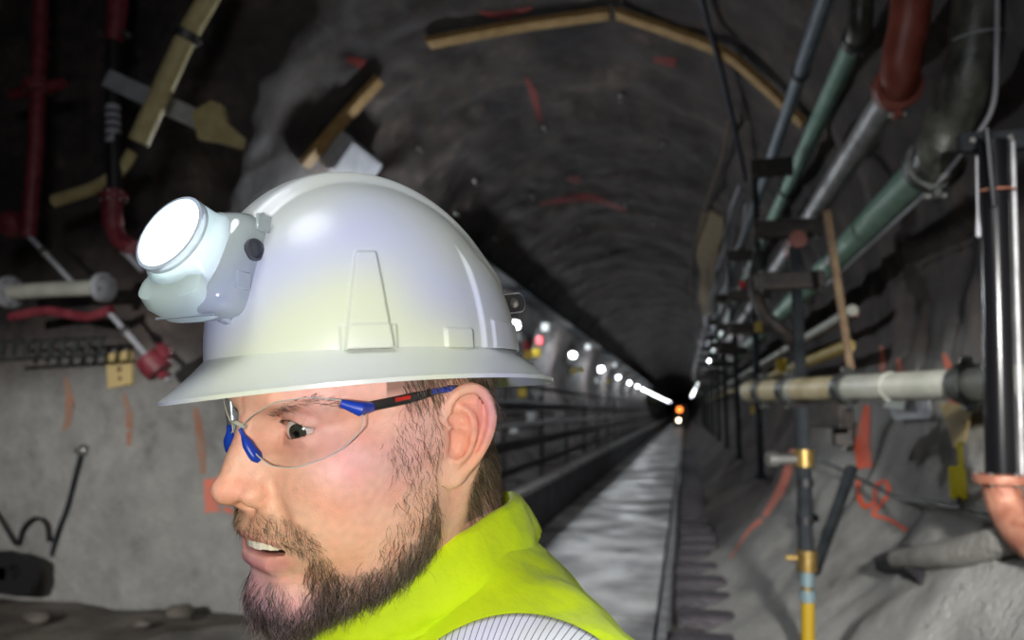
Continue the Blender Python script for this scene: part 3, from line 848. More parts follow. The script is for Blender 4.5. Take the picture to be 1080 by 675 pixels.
tagspots = [((556, 364), m_tred, 'red'), ((557, 374), m_tyel, 'yellow'), ((566, 372), m_tyel, 'yellow'), ((605, 391), m_tyel, 'yellow'), ((613, 390), m_tyel, 'yellow'), ((569, 359), m_tred, 'red'), ((551, 414), m_tyel, 'yellow'), ((602, 380), m_twht, 'white'), ((545, 355), m_twht, 'white'), ((630, 401), m_twht, 'white'), ((641, 402), m_tyel, 'yellow'), ((575, 345), m_twht, 'white'), ((620, 366), m_twht, 'white'), ((560, 440), m_twht, 'white'), ((542, 452), m_twht, 'white'), ((648, 385), m_twht, 'white'), ((690, 421), m_tyel, 'yellow'), ((659, 416), m_twht, 'white')]
tagspots.sort(key=lambda q: q[0][0]); seen_n = {}
for (px, py), mt, cn in tagspots:
    seen_n[cn] = seen_n.get(cn, 0) + 1
    p = W(px, py, x=-3.0)
    t = empty('hanging_tag', p); tag(t, f'{ORD[seen_n[cn] - 1]} small {cn} tag from the hat brim, hung along the lamp row', 'tag', f'{cn} tags along the walkway side')
    MB().box((0, 0, 0), (0.16, 0.02, 0.17), None, 0.004).build('plate', mt, t, False); MB().tube(np.array([(0, 0, 0.08), (0, 0, 0.45)]), 0.008, 6).build('string', m_black, t)
# more bits hung among the pipes on the other side
seen_n = {}
for (px, py), mt, cn in [((792, 268), m_tyel, 'yellow'), ((783, 300), m_tred, 'red'), ((800, 345), m_yell, 'yellow'), ((824, 385), m_tyel, 'yellow'), ((806, 410), m_yell, 'yellow'), ((788, 287), m_twht, 'white'), ((772, 320), m_twht, 'white'), ((795, 432), m_yell, 'yellow')]:
    p = W(px, py, x=0.98); seen_n[cn] = seen_n.get(cn, 0) + 1
    t = empty('pipe_tag', p); tag(t, f'{ORD[seen_n[cn] - 1]} small {cn} tag from the top, tied among the racked pipes', 'tag', f'{cn} tags on the pipes')
    MB().box((0, 0, 0), (0.10, 0.02, 0.13), None, 0.004).build('plate', mt, t, False); MB().tube(np.array([(0, 0, 0.06), (0, 0, 0.2)]), 0.006, 6).build('string', m_black, t)

# far locomotive at the end of the drive
lc = empty('locomotive', (-0.25, 62, 0.0)); tag(lc, 'distant dark locomotive with an orange beacon where the drive vanishes', 'locomotive')
MB().box((0, 1.2, 1.0), (1.25, 2.4, 1.3), None, 0.08).build('body', m_angle, lc, False); MB().box((0, 1.6, 1.85), (1.1, 1.4, 0.5), None, 0.06).build('cab', m_angle, lc, False)
MB().lathe([(0.14, 0), (0.14, 0.06)], (-0.25, -0.02, 0.75), (0, -1, 0), 14).build('headlight', material('headlight_lit', (1, .9, .7), .3, emit=(1, .82, .55), estr=9), lc)
MB().lathe([(0.22, 0), (0.22, 0.05)], (-0.15, -0.02, 1.62), (0, -1, 0), 14).build('beacon', material('orange_beacon_lit', (1, .3, .05), .3, emit=(1, .22, .03), estr=3.5), lc)
for sx in (-1, 1): MB().lathe([(0.3, -.05), (0.3, .05)], (sx * .5, .6, .36), (1, 0, 0), 16).build('wheel', m_angle, lc)

# ------------------------------------------------------------------ left face of the junction
YF = 5.05
def vp(px, py, y=YF): return W(px, py, y=y)
rs = MB().tube(np.array([vp(44, -40), vp(42, 40), vp(38, 150), vp(30, 250)]), 0.062, 16).build('red_standpipe', m_dred); tag(rs, 'dark red upright pipe with cross flange beside the wall edge', 'pipe')
flange(vp(40, 92), vp(42, 40) - vp(38, 150), 0.075, m_dred, rs, 0.05)
MB().tube(np.array([vp(12, 100), vp(66, 88)]), 0.05, 14).build('branch', m_dred, rs)
for py in (20, 42, 56): MB().tube(np.array([vp(43, py), vp(43, py + 5)]), 0.074, 16).build('band', m_dred, rs)
bk = MB().tube(np.array([vp(120, 44), vp(119, 120), vp(121, 200)]), 0.060, 16).build('black_standpipe', m_black); tag(bk, 'black upright pipe with a white printed label', 'pipe')
MB().tube(np.array([vp(119, 112), vp(119.5, 152)]), 0.0615, 16).build('label', m_plate, bk)
for py in (118, 126, 134, 143): MB().tube(np.array([vp(119.2, py), vp(119.3, py + 3)]), 0.0622, 16).build('printed_line', m_black, bk)
o = MB().tube(np.array([vp(128, -40), vp(124, 8), vp(120, 44)]), [.085, .085, .07], 16).build('red_reducer', m_dred); tag(o, 'dark red pipe end above the black upright pipe', 'pipe')
for sg in (-14, 12): MB().lathe([(0.03, -0.03), (0.03, 0.03)], vp(121 + sg, 36), (0, 1, 0), 8).build('bolt', m_bolt, o)
o = MB().tube(catmull(np.array([vp(121, 200), vp(118, 225), vp(124, 250), vp(140, 262)]), 5), [.085] * 8 + [.07] * 8, 14).build('red_valve', m_dred); tag(o, 'dark red valve under the black upright pipe', 'valve')
flange(vp(120, 208), (0, 0, 1), .07, m_dred, o, .03)
yp = MB().tube(np.array([vp(236, -30, 4.8), vp(196, 40, 4.8), vp(146, 150, 4.8)]), 0.078, 18).build('yellow_duct_pipe', m_tan); tag(yp, 'pale yellow pipe slanting down above the cap lamp', 'pipe')
coupling(vp(197, 38, 4.8), vp(236, -30, 4.8) - vp(146, 150, 4.8), 0.080, m_cast, yp, 0.07)
yp2 = MB().tube(catmull(np.array([vp(140, 160, 5.1), vp(128, 178, 5.1), vp(104, 196, 5.1), (vp(58, 212, 5.1))]), 5), [.05] * 6 + [.055] * 10, 14).build('yellow_duct_pipe', m_tan); tag(yp2, 'short pale yellow pipe end left of the cap lamp', 'pipe')
a, b = vp(112, 82, 5.0), vp(226, 134, 5.0)
gb_ = empty('flat_bar', (a + b) / 2); tag(gb_, 'pale grey flat bar crossing behind the slanting yellow pipe', 'bar')
d = (b - a) / np.linalg.norm(b - a); R3 = np.stack([d, np.array([0, 1.0, 0]), np.cross(d, [0, 1.0, 0])], 1)
MB().box((0, 0, 0), (np.linalg.norm(b - a), 0.03, 0.155), R3, 0.006).build('bar', m_plate, gb_, False)
MB().prism([tuple((vp(*q, 4.98) - (a + b) / 2)[[0, 2]]) for q in [(205, 120), (226, 108), (236, 112), (240, 130), (258, 146), (256, 157), (228, 150), (212, 148)]], 0.06, (0, 0.0, 0), (1, 0, 0), (0, 0, 1)).build('bracket_plate', m_tan, gb_, False)
hpipe = MB().tube(np.array([vp(12, 308), vp(60, 305), vp(112, 303)]), 0.065, 18).build('flanged_pipe', m_white); tag(hpipe, 'grey flanged pipe lying level at the junction wall', 'pipe')
flange(vp(109, 303), (1, 0, 0), 0.075, m_plate, hpipe, 0.035); flange(vp(10, 308), (1, 0, 0), 0.085, m_plate, hpipe, 0.03)
for nm, aa, bb, lb in [('tie_rod', (28, 246), (88, 310), 'thin pale rod slanting behind the grey flanged pipe'), ('tie_rod', (112, 326), (178, 402), 'pale rod slanting down under the cap lamp'), ('tie_rod', (122, 256), (150, 285), 'short pale rod beside the cap lamp')]:
    o = MB().tube(np.array([vp(*aa), vp(*bb)]), 0.022, 10).build(nm, m_plate); tag(o, lb, 'rod')
    MB().tube(np.array([vp(*aa) * .72 + vp(*bb) * .28, vp(*aa) * .66 + vp(*bb) * .34]), 0.034, 10).build('sleeve', m_bolt, o)
o = MB().tube(catmull(np.array([vp(12, 334), vp(50, 328), vp(92, 334), vp(118, 326)]), 5), 0.04, 12).build('red_pipe', m_dred); tag(o, 'dark red pipe just under the grey flanged pipe', 'pipe')
cl_ = empty('red_clamp', vp(163, 384)); tag(cl_, 'dark red clamp gripping the pale rod under the cap lamp', 'clamp')
MB().lathe([(0.03, -.09), (0.11, -.08), (0.12, 0), (0.11, .08), (0.03, .09)], (0, 0, 0), (0.6, .2, -.7), 14).build('jaw', m_dred, cl_); MB().box((0.08, 0, 0.10), (0.14, .09, .09), rotm(0, 0, .6), .02).build('lever', m_dred, cl_, False); MB().tube(np.array([(-.1, 0, -.03), (.13, 0, -.10)]), .035, 10).build('pin', m_dred, cl_)
o = MB().lathe([(0.02, -.08), (0.10, -.07), (0.12, 0), (0.09, .07), (0.03, .09)], vp(14, 236), (1, .2, .3), 12).build('red_valve', m_dred); tag(o, 'dark red valve beside the upright red pipe', 'valve')
st = empty('slotted_strap', vp(60, 366)); tag(st, 'grey slotted steel strap across the junction wall', 'strap')
s0 = vp(60, 366)
for py in (358, 376): MB().tube(np.array([vp(-10, py + 4) - s0, vp(112, py - 2) - s0]), 0.016, 4).build('strap_edge', m_cast, st, False)
for px in range(2, 110, 13): MB().box(vp(px, 367) - s0, (0.03 + 0.03 * r2.random(), 0.02, 0.13)).build('strap_web', m_cast, st, False)
# beige notice with its printed dots
nt_, P, n, u, v = card('beige_notice', [(114, 374), (141, 370), (143, 405), (116, 410)], m_btag, 'beige square notice with printed dots below the slotted strap', 'notice', 0.03, 0.03)
for da, db_, rr in [(.5, .5, .030), (.32, .3, .020), (.7, .3, .020), (.5, .76, .022)]: MB().lathe([(rr, 0), (rr, .004)], P[0] + u * da + v * db_, n, 10).build('printed_dot', m_wood, nt_)
# bolt plate, cable, dark bracket at the foot of the wall
p, n = surf(88, 475, 0.01)
rb = MB().lathe([(0.055, 0), (0.05, 0.015), (0.03, 0.03), (0.025, 0.07), (0.004, 0.075)], p, n, 12).build('bolt_end', m_bolt); tag(rb, 'bright bolt end in the lower junction wall', 'bolt')
o = MB().tube(catmull(on_wall([(88, 480), (82, 505), (74, 535), (64, 562), (58, 585)], 0.03), 6), 0.02, 8).build('bolt_shadow_line', m_post); tag(o, 'dark tube shaped as the shadow line under the bright bolt end', 'hose')  # shadow line below the bolt, built as a dark tube
o = MB().tube(catmull(on_wall([(0, 537), (14, 560), (24, 574), (30, 556), (42, 546), (54, 552), (57, 570)], 0.05), 6), 0.016, 8).build('black_cable', m_black); tag(o, 'thin black cable curling above the dark bracket', 'cable')
db = empty('dark_bracket', vp(14, 606, 5.25)); tag(db, 'black steel bracket with a round hole low at the wall', 'bracket')
k_ = (vp(35, 606, 5.25) - vp(0, 606, 5.25))[0] / 35
hole = [(-0.0 + 7 * math.cos(a), 2 + 6.5 * math.sin(a)) for a in np.linspace(0, 2 * math.pi, 17)[:-1] + 0.01]
outl = [(-40, 16), (-10, 20), (16, 14), (22, 10), (22, -8), (18, -17), (-10, -17), (-40, -17)]
ring = []
for hx_, hy_ in hole:
    a = math.atan2(hy_ - 2, hx_); best = None
    for (x1_, y1_), (x2_, y2_) in zip(outl, outl[1:] + outl[:1]):
        dx_, dy_ = math.cos(a), math.sin(a); den = dx_ * (y2_ - y1_) - dy_ * (x2_ - x1_)
        if abs(den) < 1e-9: continue
        tt = ((x1_ - 0) * (y2_ - y1_) - (y1_ - 2) * (x2_ - x1_)) / den; ss = ((x1_ - 0) * dy_ - (y1_ - 2) * dx_) / den
        if tt > 0 and -1e-6 <= ss <= 1 + 1e-6 and (best is None or tt < best): best = tt
    ring.append((best * math.cos(a), 2 + best * math.sin(a)))
V = [(a * k_, yy_, b * k_) for yy_ in (0, .05) for a, b in hole] + [(a * k_, yy_, b * k_) for yy_ in (0, .05) for a, b in ring]
F = []
for k in range(16):
    j = (k + 1) % 16
    F += [(k, j, 32 + j, 32 + k), (16 + k, 48 + k, 48 + j, 16 + j), (k, 16 + k, 16 + j, j), (32 + k, 32 + j, 48 + j, 48 + k)]
mesh_obj('plate', V, F, m_black, db, False)
MB().box((-0.12, 0.10, 0.0), (0.10, 0.20, 0.12), None, .01).build('stem', m_black, db, False)
for i_, (px, py, s_) in enumerate([(40, 655, .09), (190, 650, .11), (150, 660, .06)]):
    p = W(px, py, z=0.02)
    V = []; ns = 10
    mbx = MB()
    pts = [(math.sin(b) * math.cos(a), math.sin(b) * math.sin(a), math.cos(b)) for b in np.linspace(0.15, 3.0, 7) for a in np.linspace(0, 2 * math.pi, 11)[:-1]]
    V = [np.array(q_) * s_ * (1 + .35 * noise.noise(Vector(q_) * 1.4 + Vector((i_ * 3, 0, 0)))) * np.array([1.2, .9, .5]) + p + np.array([0, 0, s_ * .3]) for q_ in pts]
    F = [(r * 10 + k, r * 10 + (k + 1) % 10, r * 10 + 10 + (k + 1) % 10, r * 10 + 10 + k) for r in range(6) for k in range(10)] + [tuple(range(10))[::-1], tuple(range(60, 70))]
    o = mesh_obj('rubble_stone', V, F, m_ground); tag(o, ['rough stone under the black bracket at the wall foot', 'largest rough stone at the wall foot beside the man', 'smallest rough stone at the foot of the junction wall'][i_], 'stone', 'rubble at the wall foot')
# ------------------------------------------------------------------ the man
HS = 0.01
RH = rotm(math.radians(150), math.radians(-10.23), math.radians(-6.46))
OH = np.array([-0.23806, 0.55612, 1.60817])


def nets(f, org, h):
    """surface nets of a sampled distance field (negative inside)"""
    s = f < 0
    nx, ny, nz = f.shape
    acc = np.zeros((nx - 1, ny - 1, nz - 1, 3), np.float32)
    cnt = np.zeros((nx - 1, ny - 1, nz - 1), np.float32)
    for ax in range(3):
        sl0 = [slice(None)] * 3; sl1 = [slice(None)] * 3
        sl0[ax] = slice(0, -1); sl1[ax] = slice(1, None)
        a = f[tuple(sl0)]; b = f[tuple(sl1)]
        x = (s[tuple(sl0)] != s[tuple(sl1)])
        I = np.nonzero(x)
        t = a[I] / (a[I] - b[I])
        P = np.stack(I, -1).astype(np.float32)
        P[:, ax] += t
        o1, o2 = [i for i in range(3) if i != ax]
        for d1 in (0, -1):
            for d2 in (0, -1):
                C = [I[0].copy(), I[1].copy(), I[2].copy()]
                C[o1] += d1; C[o2] += d2
                ok = np.ones(len(I[0]), bool)
                for k in range(3): ok &= (C[k] >= 0) & (C[k] < acc.shape[k])
                np.add.at(acc, (C[0][ok], C[1][ok], C[2][ok]), P[ok])
                np.add.at(cnt, (C[0][ok], C[1][ok], C[2][ok]), 1)
    act = cnt > 0
    idx = -np.ones(cnt.shape, np.int64)
    idx[act] = np.arange(act.sum())
    V = acc[act] / cnt[act][:, None] * h + np.asarray(org)
    Fs = []
    for ax in range(3):
        sl0 = [slice(None)] * 3; sl1 = [slice(None)] * 3
        sl0[ax] = slice(0, -1); sl1[ax] = slice(1, None)
        a = s[tuple(sl0)]; x = (a != s[tuple(sl1)])
        I = np.stack(np.nonzero(x))
        o1, o2 = (ax + 1) % 3, (ax + 2) % 3
        ok = (I[o1] > 0) & (I[o2] > 0) & (I[o1] < cnt.shape[o1]) & (I[o2] < cnt.shape[o2])
        I = I[:, ok]
        ins = a[tuple(I)]
        q = []
        for d1, d2 in ((0, 0), (-1, 0), (-1, -1), (0, -1)):
            C = I.copy(); C[o1] += d1; C[o2] += d2
            q.append(idx[tuple(C)])
        q = np.stack(q, -1)
        q[~ins] = q[~ins][:, ::-1]
        Fs.append(q)
    F = np.concatenate(Fs)
    F = F[(F >= 0).all(1)]
    return V, F


class Field:
    """a distance field on a grid that is built up with smooth unions and cuts"""
    def __init__(s, lo, hi, h):
        s.lo = np.array(lo, float); s.h = h
        s.n = np.ceil((np.array(hi) - s.lo) / h).astype(int) + 1
        s.ax = [s.lo[k] + np.arange(s.n[k]) * h for k in range(3)]
        s.f = np.full(tuple(s.n), 10.0, np.float32)

    def block(s, lo, hi, k):
        sl = []
        for i in range(3):
            a = int(np.clip(math.floor((lo[i] - k - s.lo[i]) / s.h), 0, s.n[i])); b = int(np.clip(math.ceil((hi[i] + k - s.lo[i]) / s.h) + 1, 0, s.n[i]))
            sl.append(slice(a, b))
        X, Y, Z = np.meshgrid(*[s.ax[i][sl[i]] for i in range(3)], indexing='ij', sparse=True)
        return tuple(sl), X, Y, Z

    def merge(s, sl, d, k, cut=False):
        a = s.f[sl]
        if cut:
            h = np.clip(0.5 - 0.5 * (a + d) / k, 0, 1)
            s.f[sl] = a * (1 - h) - d * h + k * h * (1 - h)
        else:
            h = np.clip(0.5 + 0.5 * (a - d) / k, 0, 1)
            s.f[sl] = a * (1 - h) + d * h - k * h * (1 - h)

    def ell(s, c, r, k=0.5, cut=False, R=None):
        c = np.array(c, float); r = np.array(r, float)
        m = r.max() if R is not None else r
        sl, X, Y, Z = s.block(c - m, c + m, max(k, 0.3) + (1.5 if k > 0.6 else 0.4))
        x, y, z = X - c[0], Y - c[1], Z - c[2]
        if R is not None:
            R = np.array(R)
            x, y, z = (R[0, 0] * x + R[1, 0] * y + R[2, 0] * z, R[0, 1] * x + R[1, 1] * y + R[2, 1] * z, R[0, 2] * x + R[1, 2] * y + R[2, 2] * z)
        k0 = np.sqrt((x / r[0]) ** 2 + (y / r[1]) ** 2 + (z / r[2]) ** 2)
        k1 = np.sqrt((x / r[0] ** 2) ** 2 + (y / r[1] ** 2) ** 2 + (z / r[2] ** 2) ** 2) + 1e-9
        s.merge(sl, (k0 * (k0 - 1) / k1).astype(np.float32), k, cut)

    def cap(s, pts, r, k=0.4, cut=False):
        pts = np.array(pts, float); r = np.broadcast_to(np.array(r, float), (len(pts),))
        lo = (pts - r[:, None]).min(0); hi = (pts + r[:, None]).max(0)
        sl, X, Y, Z = s.block(lo, hi, max(k, 0.3) + (1.0 if k > 0.6 else 0.4))
        D = None
        for i in range(len(pts) - 1):
            a, b = pts[i], pts[i + 1]; ab = b - a; L2 = ab @ ab + 1e-12
            t = np.clip(((X - a[0]) * ab[0] + (Y - a[1]) * ab[1] + (Z - a[2]) * ab[2]) / L2, 0, 1)
            d = np.sqrt((X - a[0] - t * ab[0]) ** 2 + (Y - a[1] - t * ab[1]) ** 2 + (Z - a[2] - t * ab[2]) ** 2) - (r[i] + t * (r[i + 1] - r[i]))
            D = d if D is None else np.minimum(D, d)
        s.merge(sl, D.astype(np.float32), k, cut)


# head field: centimetres, x < 0 is the man's left (the side the camera sees), y forward, z up, origin between the ears; one half, mirrored
H = Field((-10.2, -12.5, -19), (0.13 * 3, 14.8, 9.5), 0.13)
E_ = H.ell; C_ = H.cap
E_((0, -0.3, 5.0), (8.0, 10.4, 9.0), 0.5)
E_((0, 5.2, 4.6), (6.4, 5.9, 5.0), 1.5)
E_((0, 5.2, -2.0), (6.1, 5.9, 6.5), 1.5)
E_((0, 4.0, -6.4), (5.4, 5.6, 4.8), 1.5)
C_([(0, -3.2, -1), (0, -5.2, -11), (0, -6.6, -19)], [6.4, 6.3, 6.8], 2.0)
C_([(-0.6, 10.2, 3.6), (-2.6, 10.0, 4.0), (-5.0, 8.0, 3.9)], [0.9, 0.95, 0.8], 1.2)
E_((-4.6, 6.7, -0.9), (2.2, 2.6, 1.9), 2.0)
C_([(-5.3, 5.6, -0.4), (-6.6, 1.0, 0.2)], [1.4, 1.2], 2.2)
E_((0, 8.3, -5.6), (3.6, 3.2, 3.9), 2.0)
E_((-3.7, 5.6, -4.2), (3.0, 4.0, 4.6), 2.5)
E_((-4.4, 2.6, -5.2), (2.5, 3.4, 4.4), 2.5)
C_([(-5.7, 0.6, -1), (-5.5, 1.0, -6.2), (-4.0, 4.8, -9.2), (-1.4, 8.6, -11.0)], [1.6, 1.7, 1.7, 1.7], 2.5)
E_((0, 9.3, -10.4), (2.5, 2.2, 2.2), 1.6)
C_([(-6.2, -3.2, -2.5), (-4.6, -0.5, -10), (-1.5, 2.5, -18)], [1.5, 1.3, 1.2], 1.8)
# nose
C_([(0, 10.3, 2.6), (0, 10.9, 1.6), (0, 11.9, 0.0), (0, 12.65, -1.7)], [0.72, 0.7, 0.78, 0.85], 0.9)
C_([(0, 10.0, 1.4), (0, 10.2, -1.8)], [1.3, 2.0], 1.2)
E_((0, 12.75, -2.0), (1.02, 1.05, 0.95), 0.5)
E_((-1.4, 11.3, -2.35), (0.78, 1.25, 0.9), 0.55)
C_([(0, 12.6, -2.3), (0, 11.7, -3.2)], [0.45, 0.42], 0.4)
E_((-0.85, 11.95, -3.25), (0.46, 0.85, 0.62), 0.2, True)
C_([(-2.2, 10.9, -1.6), (-2.65, 10.9, -2.8), (-3.3, 10.7, -4.2)], [0.12, 0.16, 0.12], 1.2, True)
# mouth
C_([(0, 11.35, -5.0), (-1.2, 11.1, -5.05), (-2.4, 10.3, -5.4), (-3.3, 9.3, -5.9)], [0.62, 0.6, 0.48, 0.32], 0.8)
C_([(0, 10.8, -7.55), (-1.3, 10.6, -7.5), (-2.5, 9.9, -7.05), (-3.3, 9.1, -6.4)], [0.78, 0.76, 0.58, 0.3], 0.6)
C_([(0, 11.4, -6.2), (-1.3, 11.1, -6.2), (-2.5, 10.3, -6.2), (-3.3, 9.4, -6.15)], [0.58, 0.58, 0.46, 0.14], 0.2, True)
E_((0, 9.6, -6.25), (2.7, 1.7, 0.75), 0.2, True)
E_((0, 12.2, -8.7), (2.4, 1.2, 0.8), 1.0, True)
# eye sockets, lids
EYE = np.array([-3.15, 8.5, 1.85]); ER = 1.25
E_((-3.5, 10.55, 2.0), (2.3, 1.75, 1.35), 1.0, True)
E_((-1.9, 10.6, 1.5), (0.7, 1.2, 0.9), 0.7, True)
E_(EYE, (ER + .2,) * 3, 0.35)
E_(EYE + np.array([0, 0.10, 0.66]), (1.7, 1.32, 0.8), 0.3)
E_(EYE + np.array([0, 0.0, -0.75]), (1.55, 1.2, 0.7), 0.4)
C_([EYE + np.array([-1.6, 0.75, 0.65]), EYE + np.array([-0.6, 1.28, 1.08]), EYE + np.array([0.7, 1.3, 1.0]), EYE + np.array([1.6, .9, .6])], [0.1, 0.12, 0.12, .1], 0.3, True)
sl, X, Y, Z = H.block(EYE - 2.2, EYE + 2.2, 0)
u = (X - EYE[0]) / 1.62
zu = 0.74 * (1 - np.abs(u) ** 2.2) + 0.08 * -u
zl = -0.48 * (1 - np.abs(u) ** 2.0) + 0.08 * -u
dz = Z - EYE[2]
op = np.maximum(np.maximum(dz - zu, zl - dz), np.maximum((np.abs(u) - 1) * 1.4, EYE[1] + 0.2 - Y))
H.merge(sl, (op + 0 * Y).astype(np.float32), 0.1, True)
E_(EYE, (ER + 0.02,) * 3, 0.05, True)
# ear, laid out in its own plane: q backward, p up, w outward
EO = np.array([-7.3, -0.2, 0.0])
eq = np.array([-math.sin(math.radians(30)), -math.cos(math.radians(30)), 0.0])
ew = np.array([-math.cos(math.radians(30)), math.sin(math.radians(30)), 0.0])
tl = math.radians(8)
ep = np.array([0, 0, 1.0]) * math.cos(tl) + eq * math.sin(tl)
eq = eq * math.cos(tl) - np.array([0, 0, 1.0]) * math.sin(tl)
ER3 = np.stack([eq, ew, ep], 1)


def CS(pts, r, k):
    q = catmull(np.concatenate([np.array(pts), np.array(r)[:, None]], 1), 5)
    C_(q[:, :3], q[:, 3], k)


def ear(q, p, w=0.0): return EO + eq * q + ep * p + ew * w


E_(ear(1.5, 0.35, 0.05), (1.95, 0.42, 3.1), 0.35, False, ER3)
E_(ear(0.85, -2.6, 0.12), (1.25, 0.5, 1.3), 0.4, False, ER3)
CS([ear(0.9, 0.1, 0.2), ear(0.35, 0.9, 0.35), ear(0.1, 2.2, 0.45), ear(0.7, 3.3, 0.5), ear(1.8, 3.75, 0.5), ear(2.9, 3.2, 0.5), ear(3.45, 1.9, 0.5), ear(3.35, 0.3, 0.45), ear(2.7, -1.3, 0.4), ear(1.9, -2.4, 0.3), ear(1.2, -3.2, 0.25)],
   [0.2, 0.3, 0.36, 0.4, 0.42, 0.42, 0.42, 0.4, 0.38, 0.36, 0.4], 0.25)
CS([ear(1.1, 2.5, 0.25), ear(1.9, 1.7, 0.4), ear(2.25, 0.5, 0.5), ear(1.95, -0.8, 0.5), ear(1.2, -1.7, 0.5)], [0.2, 0.32, 0.36, 0.36, 0.4], 0.3)
E_(ear(0.95, -0.35, 0.55), (0.95, 0.62, 1.15), 0.2, True, ER3)
E_(ear(0.95, 1.35, 0.5), (0.85, 0.45, 0.55), 0.2, True, ER3)
E_(ear(1.6, 2.75, 0.55), (0.9, 0.38, 0.38), 0.2, True, ER3)
C_([ear(2.75, 2.2, 0.55), ear(2.85, 0.9, 0.55), ear(2.5, -0.7, 0.55)], [0.2, 0.24, 0.16], 0.25, True)
E_(ear(0.05, -0.35, 0.4), (0.42, 0.4, 0.62), 0.3, False, ER3)
C_([ear(-0.2, 0.6, 0.1), ear(0.0, -3.0, -0.1)], [0.45, 0.5], 0.6)
Vh, Fh = nets(H.f, H.lo, H.h)
# mirror: keep x <= 0 half and weld at the mid plane
keep = (Vh[Fh][:, :, 0] <= 1e-4 + 0.07).all(1)
Fh = Fh[keep]
used = np.unique(Fh); mp_ = -np.ones(len(Vh), int); mp_[used] = np.arange(len(used)); Vh = Vh[used]; Fh = mp_[Fh]
mid = Vh[:, 0] > -0.07
Vh[mid, 0] = 0.0
n0 = len(Vh)
Vm = Vh * np.array([-1, 1, 1]); mi = np.arange(n0) + n0
mi[mid] = np.nonzero(mid)[0]
Fm = mi[Fh][:, ::-1]
Vh = np.concatenate([Vh, Vm]); Fh = np.concatenate([Fh, Fm])
used = np.unique(Fh); mp_ = -np.ones(len(Vh), int); mp_[used] = np.arange(len(used)); Vh = Vh[used]; Fh = mp_[Fh]
# light Laplacian pass
ed = np.concatenate([Fh[:, [0, 1]], Fh[:, [1, 2]], Fh[:, [2, 3]], Fh[:, [3, 0]]])
deg = np.bincount(ed.ravel(), minlength=len(Vh))[:, None]
for it, lam_ in enumerate((0.5, 0.5, -0.3)):
    S_ = np.zeros_like(Vh); np.add.at(S_, ed[:, 0], Vh[ed[:, 1]]); np.add.at(S_, ed[:, 1], Vh[ed[:, 0]])
    Vh = Vh + lam_ * (S_ / np.maximum(deg, 1) - Vh)


def toW(p): return np.asarray(p, float) * HS @ RH.T + OH


HM = Matrix(RH.tolist()).to_4x4(); HM.translation = Vector(OH)
# ---- tints of the skin (its own colour), one per vertex
Pw = toW(Vh)
mirror = Vh.copy(); mirror[:, 0] = -np.abs(mirror[:, 0])
PX = proj(toW(mirror))                       # where each vertex (or its twin on the near side) shows


def inside(P, poly):
    poly = np.array(poly, float); x, y = P[:, 0], P[:, 1]; c = np.zeros(len(P), bool)
    for i in range(len(poly)):
        x1, y1 = poly[i - 1]; x2, y2 = poly[i]
        c ^= ((y1 > y) != (y2 > y)) & (x < (x2 - x1) * (y - y1) / (y2 - y1 + 1e-9) + x1)
    return c


def pdist(P, pts):
    D = np.full(len(P), 99.0)
    for a, b in zip(np.array(pts[:-1], float), np.array(pts[1:], float)):
        ab = b - a; t = np.clip((P - a) @ ab / (ab @ ab), 0, 1)
        D = np.minimum(D, np.linalg.norm(P - a - t[:, None] * ab, axis=1))
    return D


def ramp(d, a, b): return np.clip((b - d) / (b - a), 0, 1)


front = mirror[:, 1] > 4
BEARD = [  # outline on the near cheek, density, length (cm)
    ([(424, 412), (468, 415), (466, 470), (464, 520), (462, 562), (432, 592), (402, 602), (400, 575), (424, 545), (428, 505), (408, 485), (412, 455), (428, 440)], 0.24, 1.2),
    ([(462, 520), (466, 560), (450, 615), (410, 670), (380, 720), (230, 720), (258, 640), (300, 650), (336, 628), (346, 604), (375, 608), (408, 596), (440, 572)], 0.8, 2.0),
    ([(238, 542), (262, 538), (300, 546), (325, 558), (342, 585), (346, 612), (332, 602), (314, 584), (285, 574), (262, 566), (250, 572), (238, 574)], 0.7, 0.8),
    ([(250, 624), (282, 612), (302, 616), (310, 640), (304, 690), (240, 700)], 0.6, 1.7),
    ([(328, 585), (348, 590), (354, 640), (335, 655), (324, 620)], 0.7, 1.7),
]
tint = np.tile(np.array([0.80, 0.46, 0.375]), (len(Vh), 1))
nz_ = np.array([noise.noise(Vector(p * 0.55)) for p in Vh])
nz2 = np.array([noise.noise(Vector(p * 1.9)) for p in Vh])


def mix(c, w):
    global tint
    w = np.clip(w, 0, 1)[:, None]
    tint = tint * (1 - w) + np.array(c) * w


mix((0.78, 0.34, 0.27), np.clip(nz_ * 0.6 + 0.12, 0, 0.5))
mix((0.78, 0.30, 0.25), 0.55 * ramp(np.linalg.norm(mirror - np.array([-0.6, 12.4, -2.0]), axis=1), 0.6, 2.2))
mix((0.80, 0.31, 0.25), 0.35 * ramp(np.linalg.norm(mirror - np.array([-5, 7.0, -2.5]), axis=1), 1.0, 3.2))
mix((0.80, 0.29, 0.22), 0.65 * ramp(np.linalg.norm((mirror - ear(2.4, 0.8, 0.3)) * np.array([1, 1, 0.6]), axis=1), 0.8, 2.6))
mix((0.66, 0.31, 0.25), 0.5 * ramp(np.linalg.norm(mirror - EYE - np.array([0, 1, -0.2]), axis=1), 1.2, 2.2))
lip = np.minimum(pdist(mirror, [(0, 10.9, -7.45), (-1.3, 10.7, -7.4), (-2.5, 10.0, -6.95), (-3.2, 9.2, -6.4)]), pdist(mirror, [(0, 11.45, -5.45), (-1.2, 11.2, -5.5), (-2.4, 10.4, -5.7), (-3.2, 9.4, -6.0)]) + 0.15)
mix((0.62, 0.24, 0.24), 0.9 * ramp(lip, 0.6, 0.95))
mix((0.10, 0.02, 0.02), ramp(pdist(mirror, [(0, 9.4, -6.2), (-2.2, 8.6, -6.2)]), 1.1, 1.5))
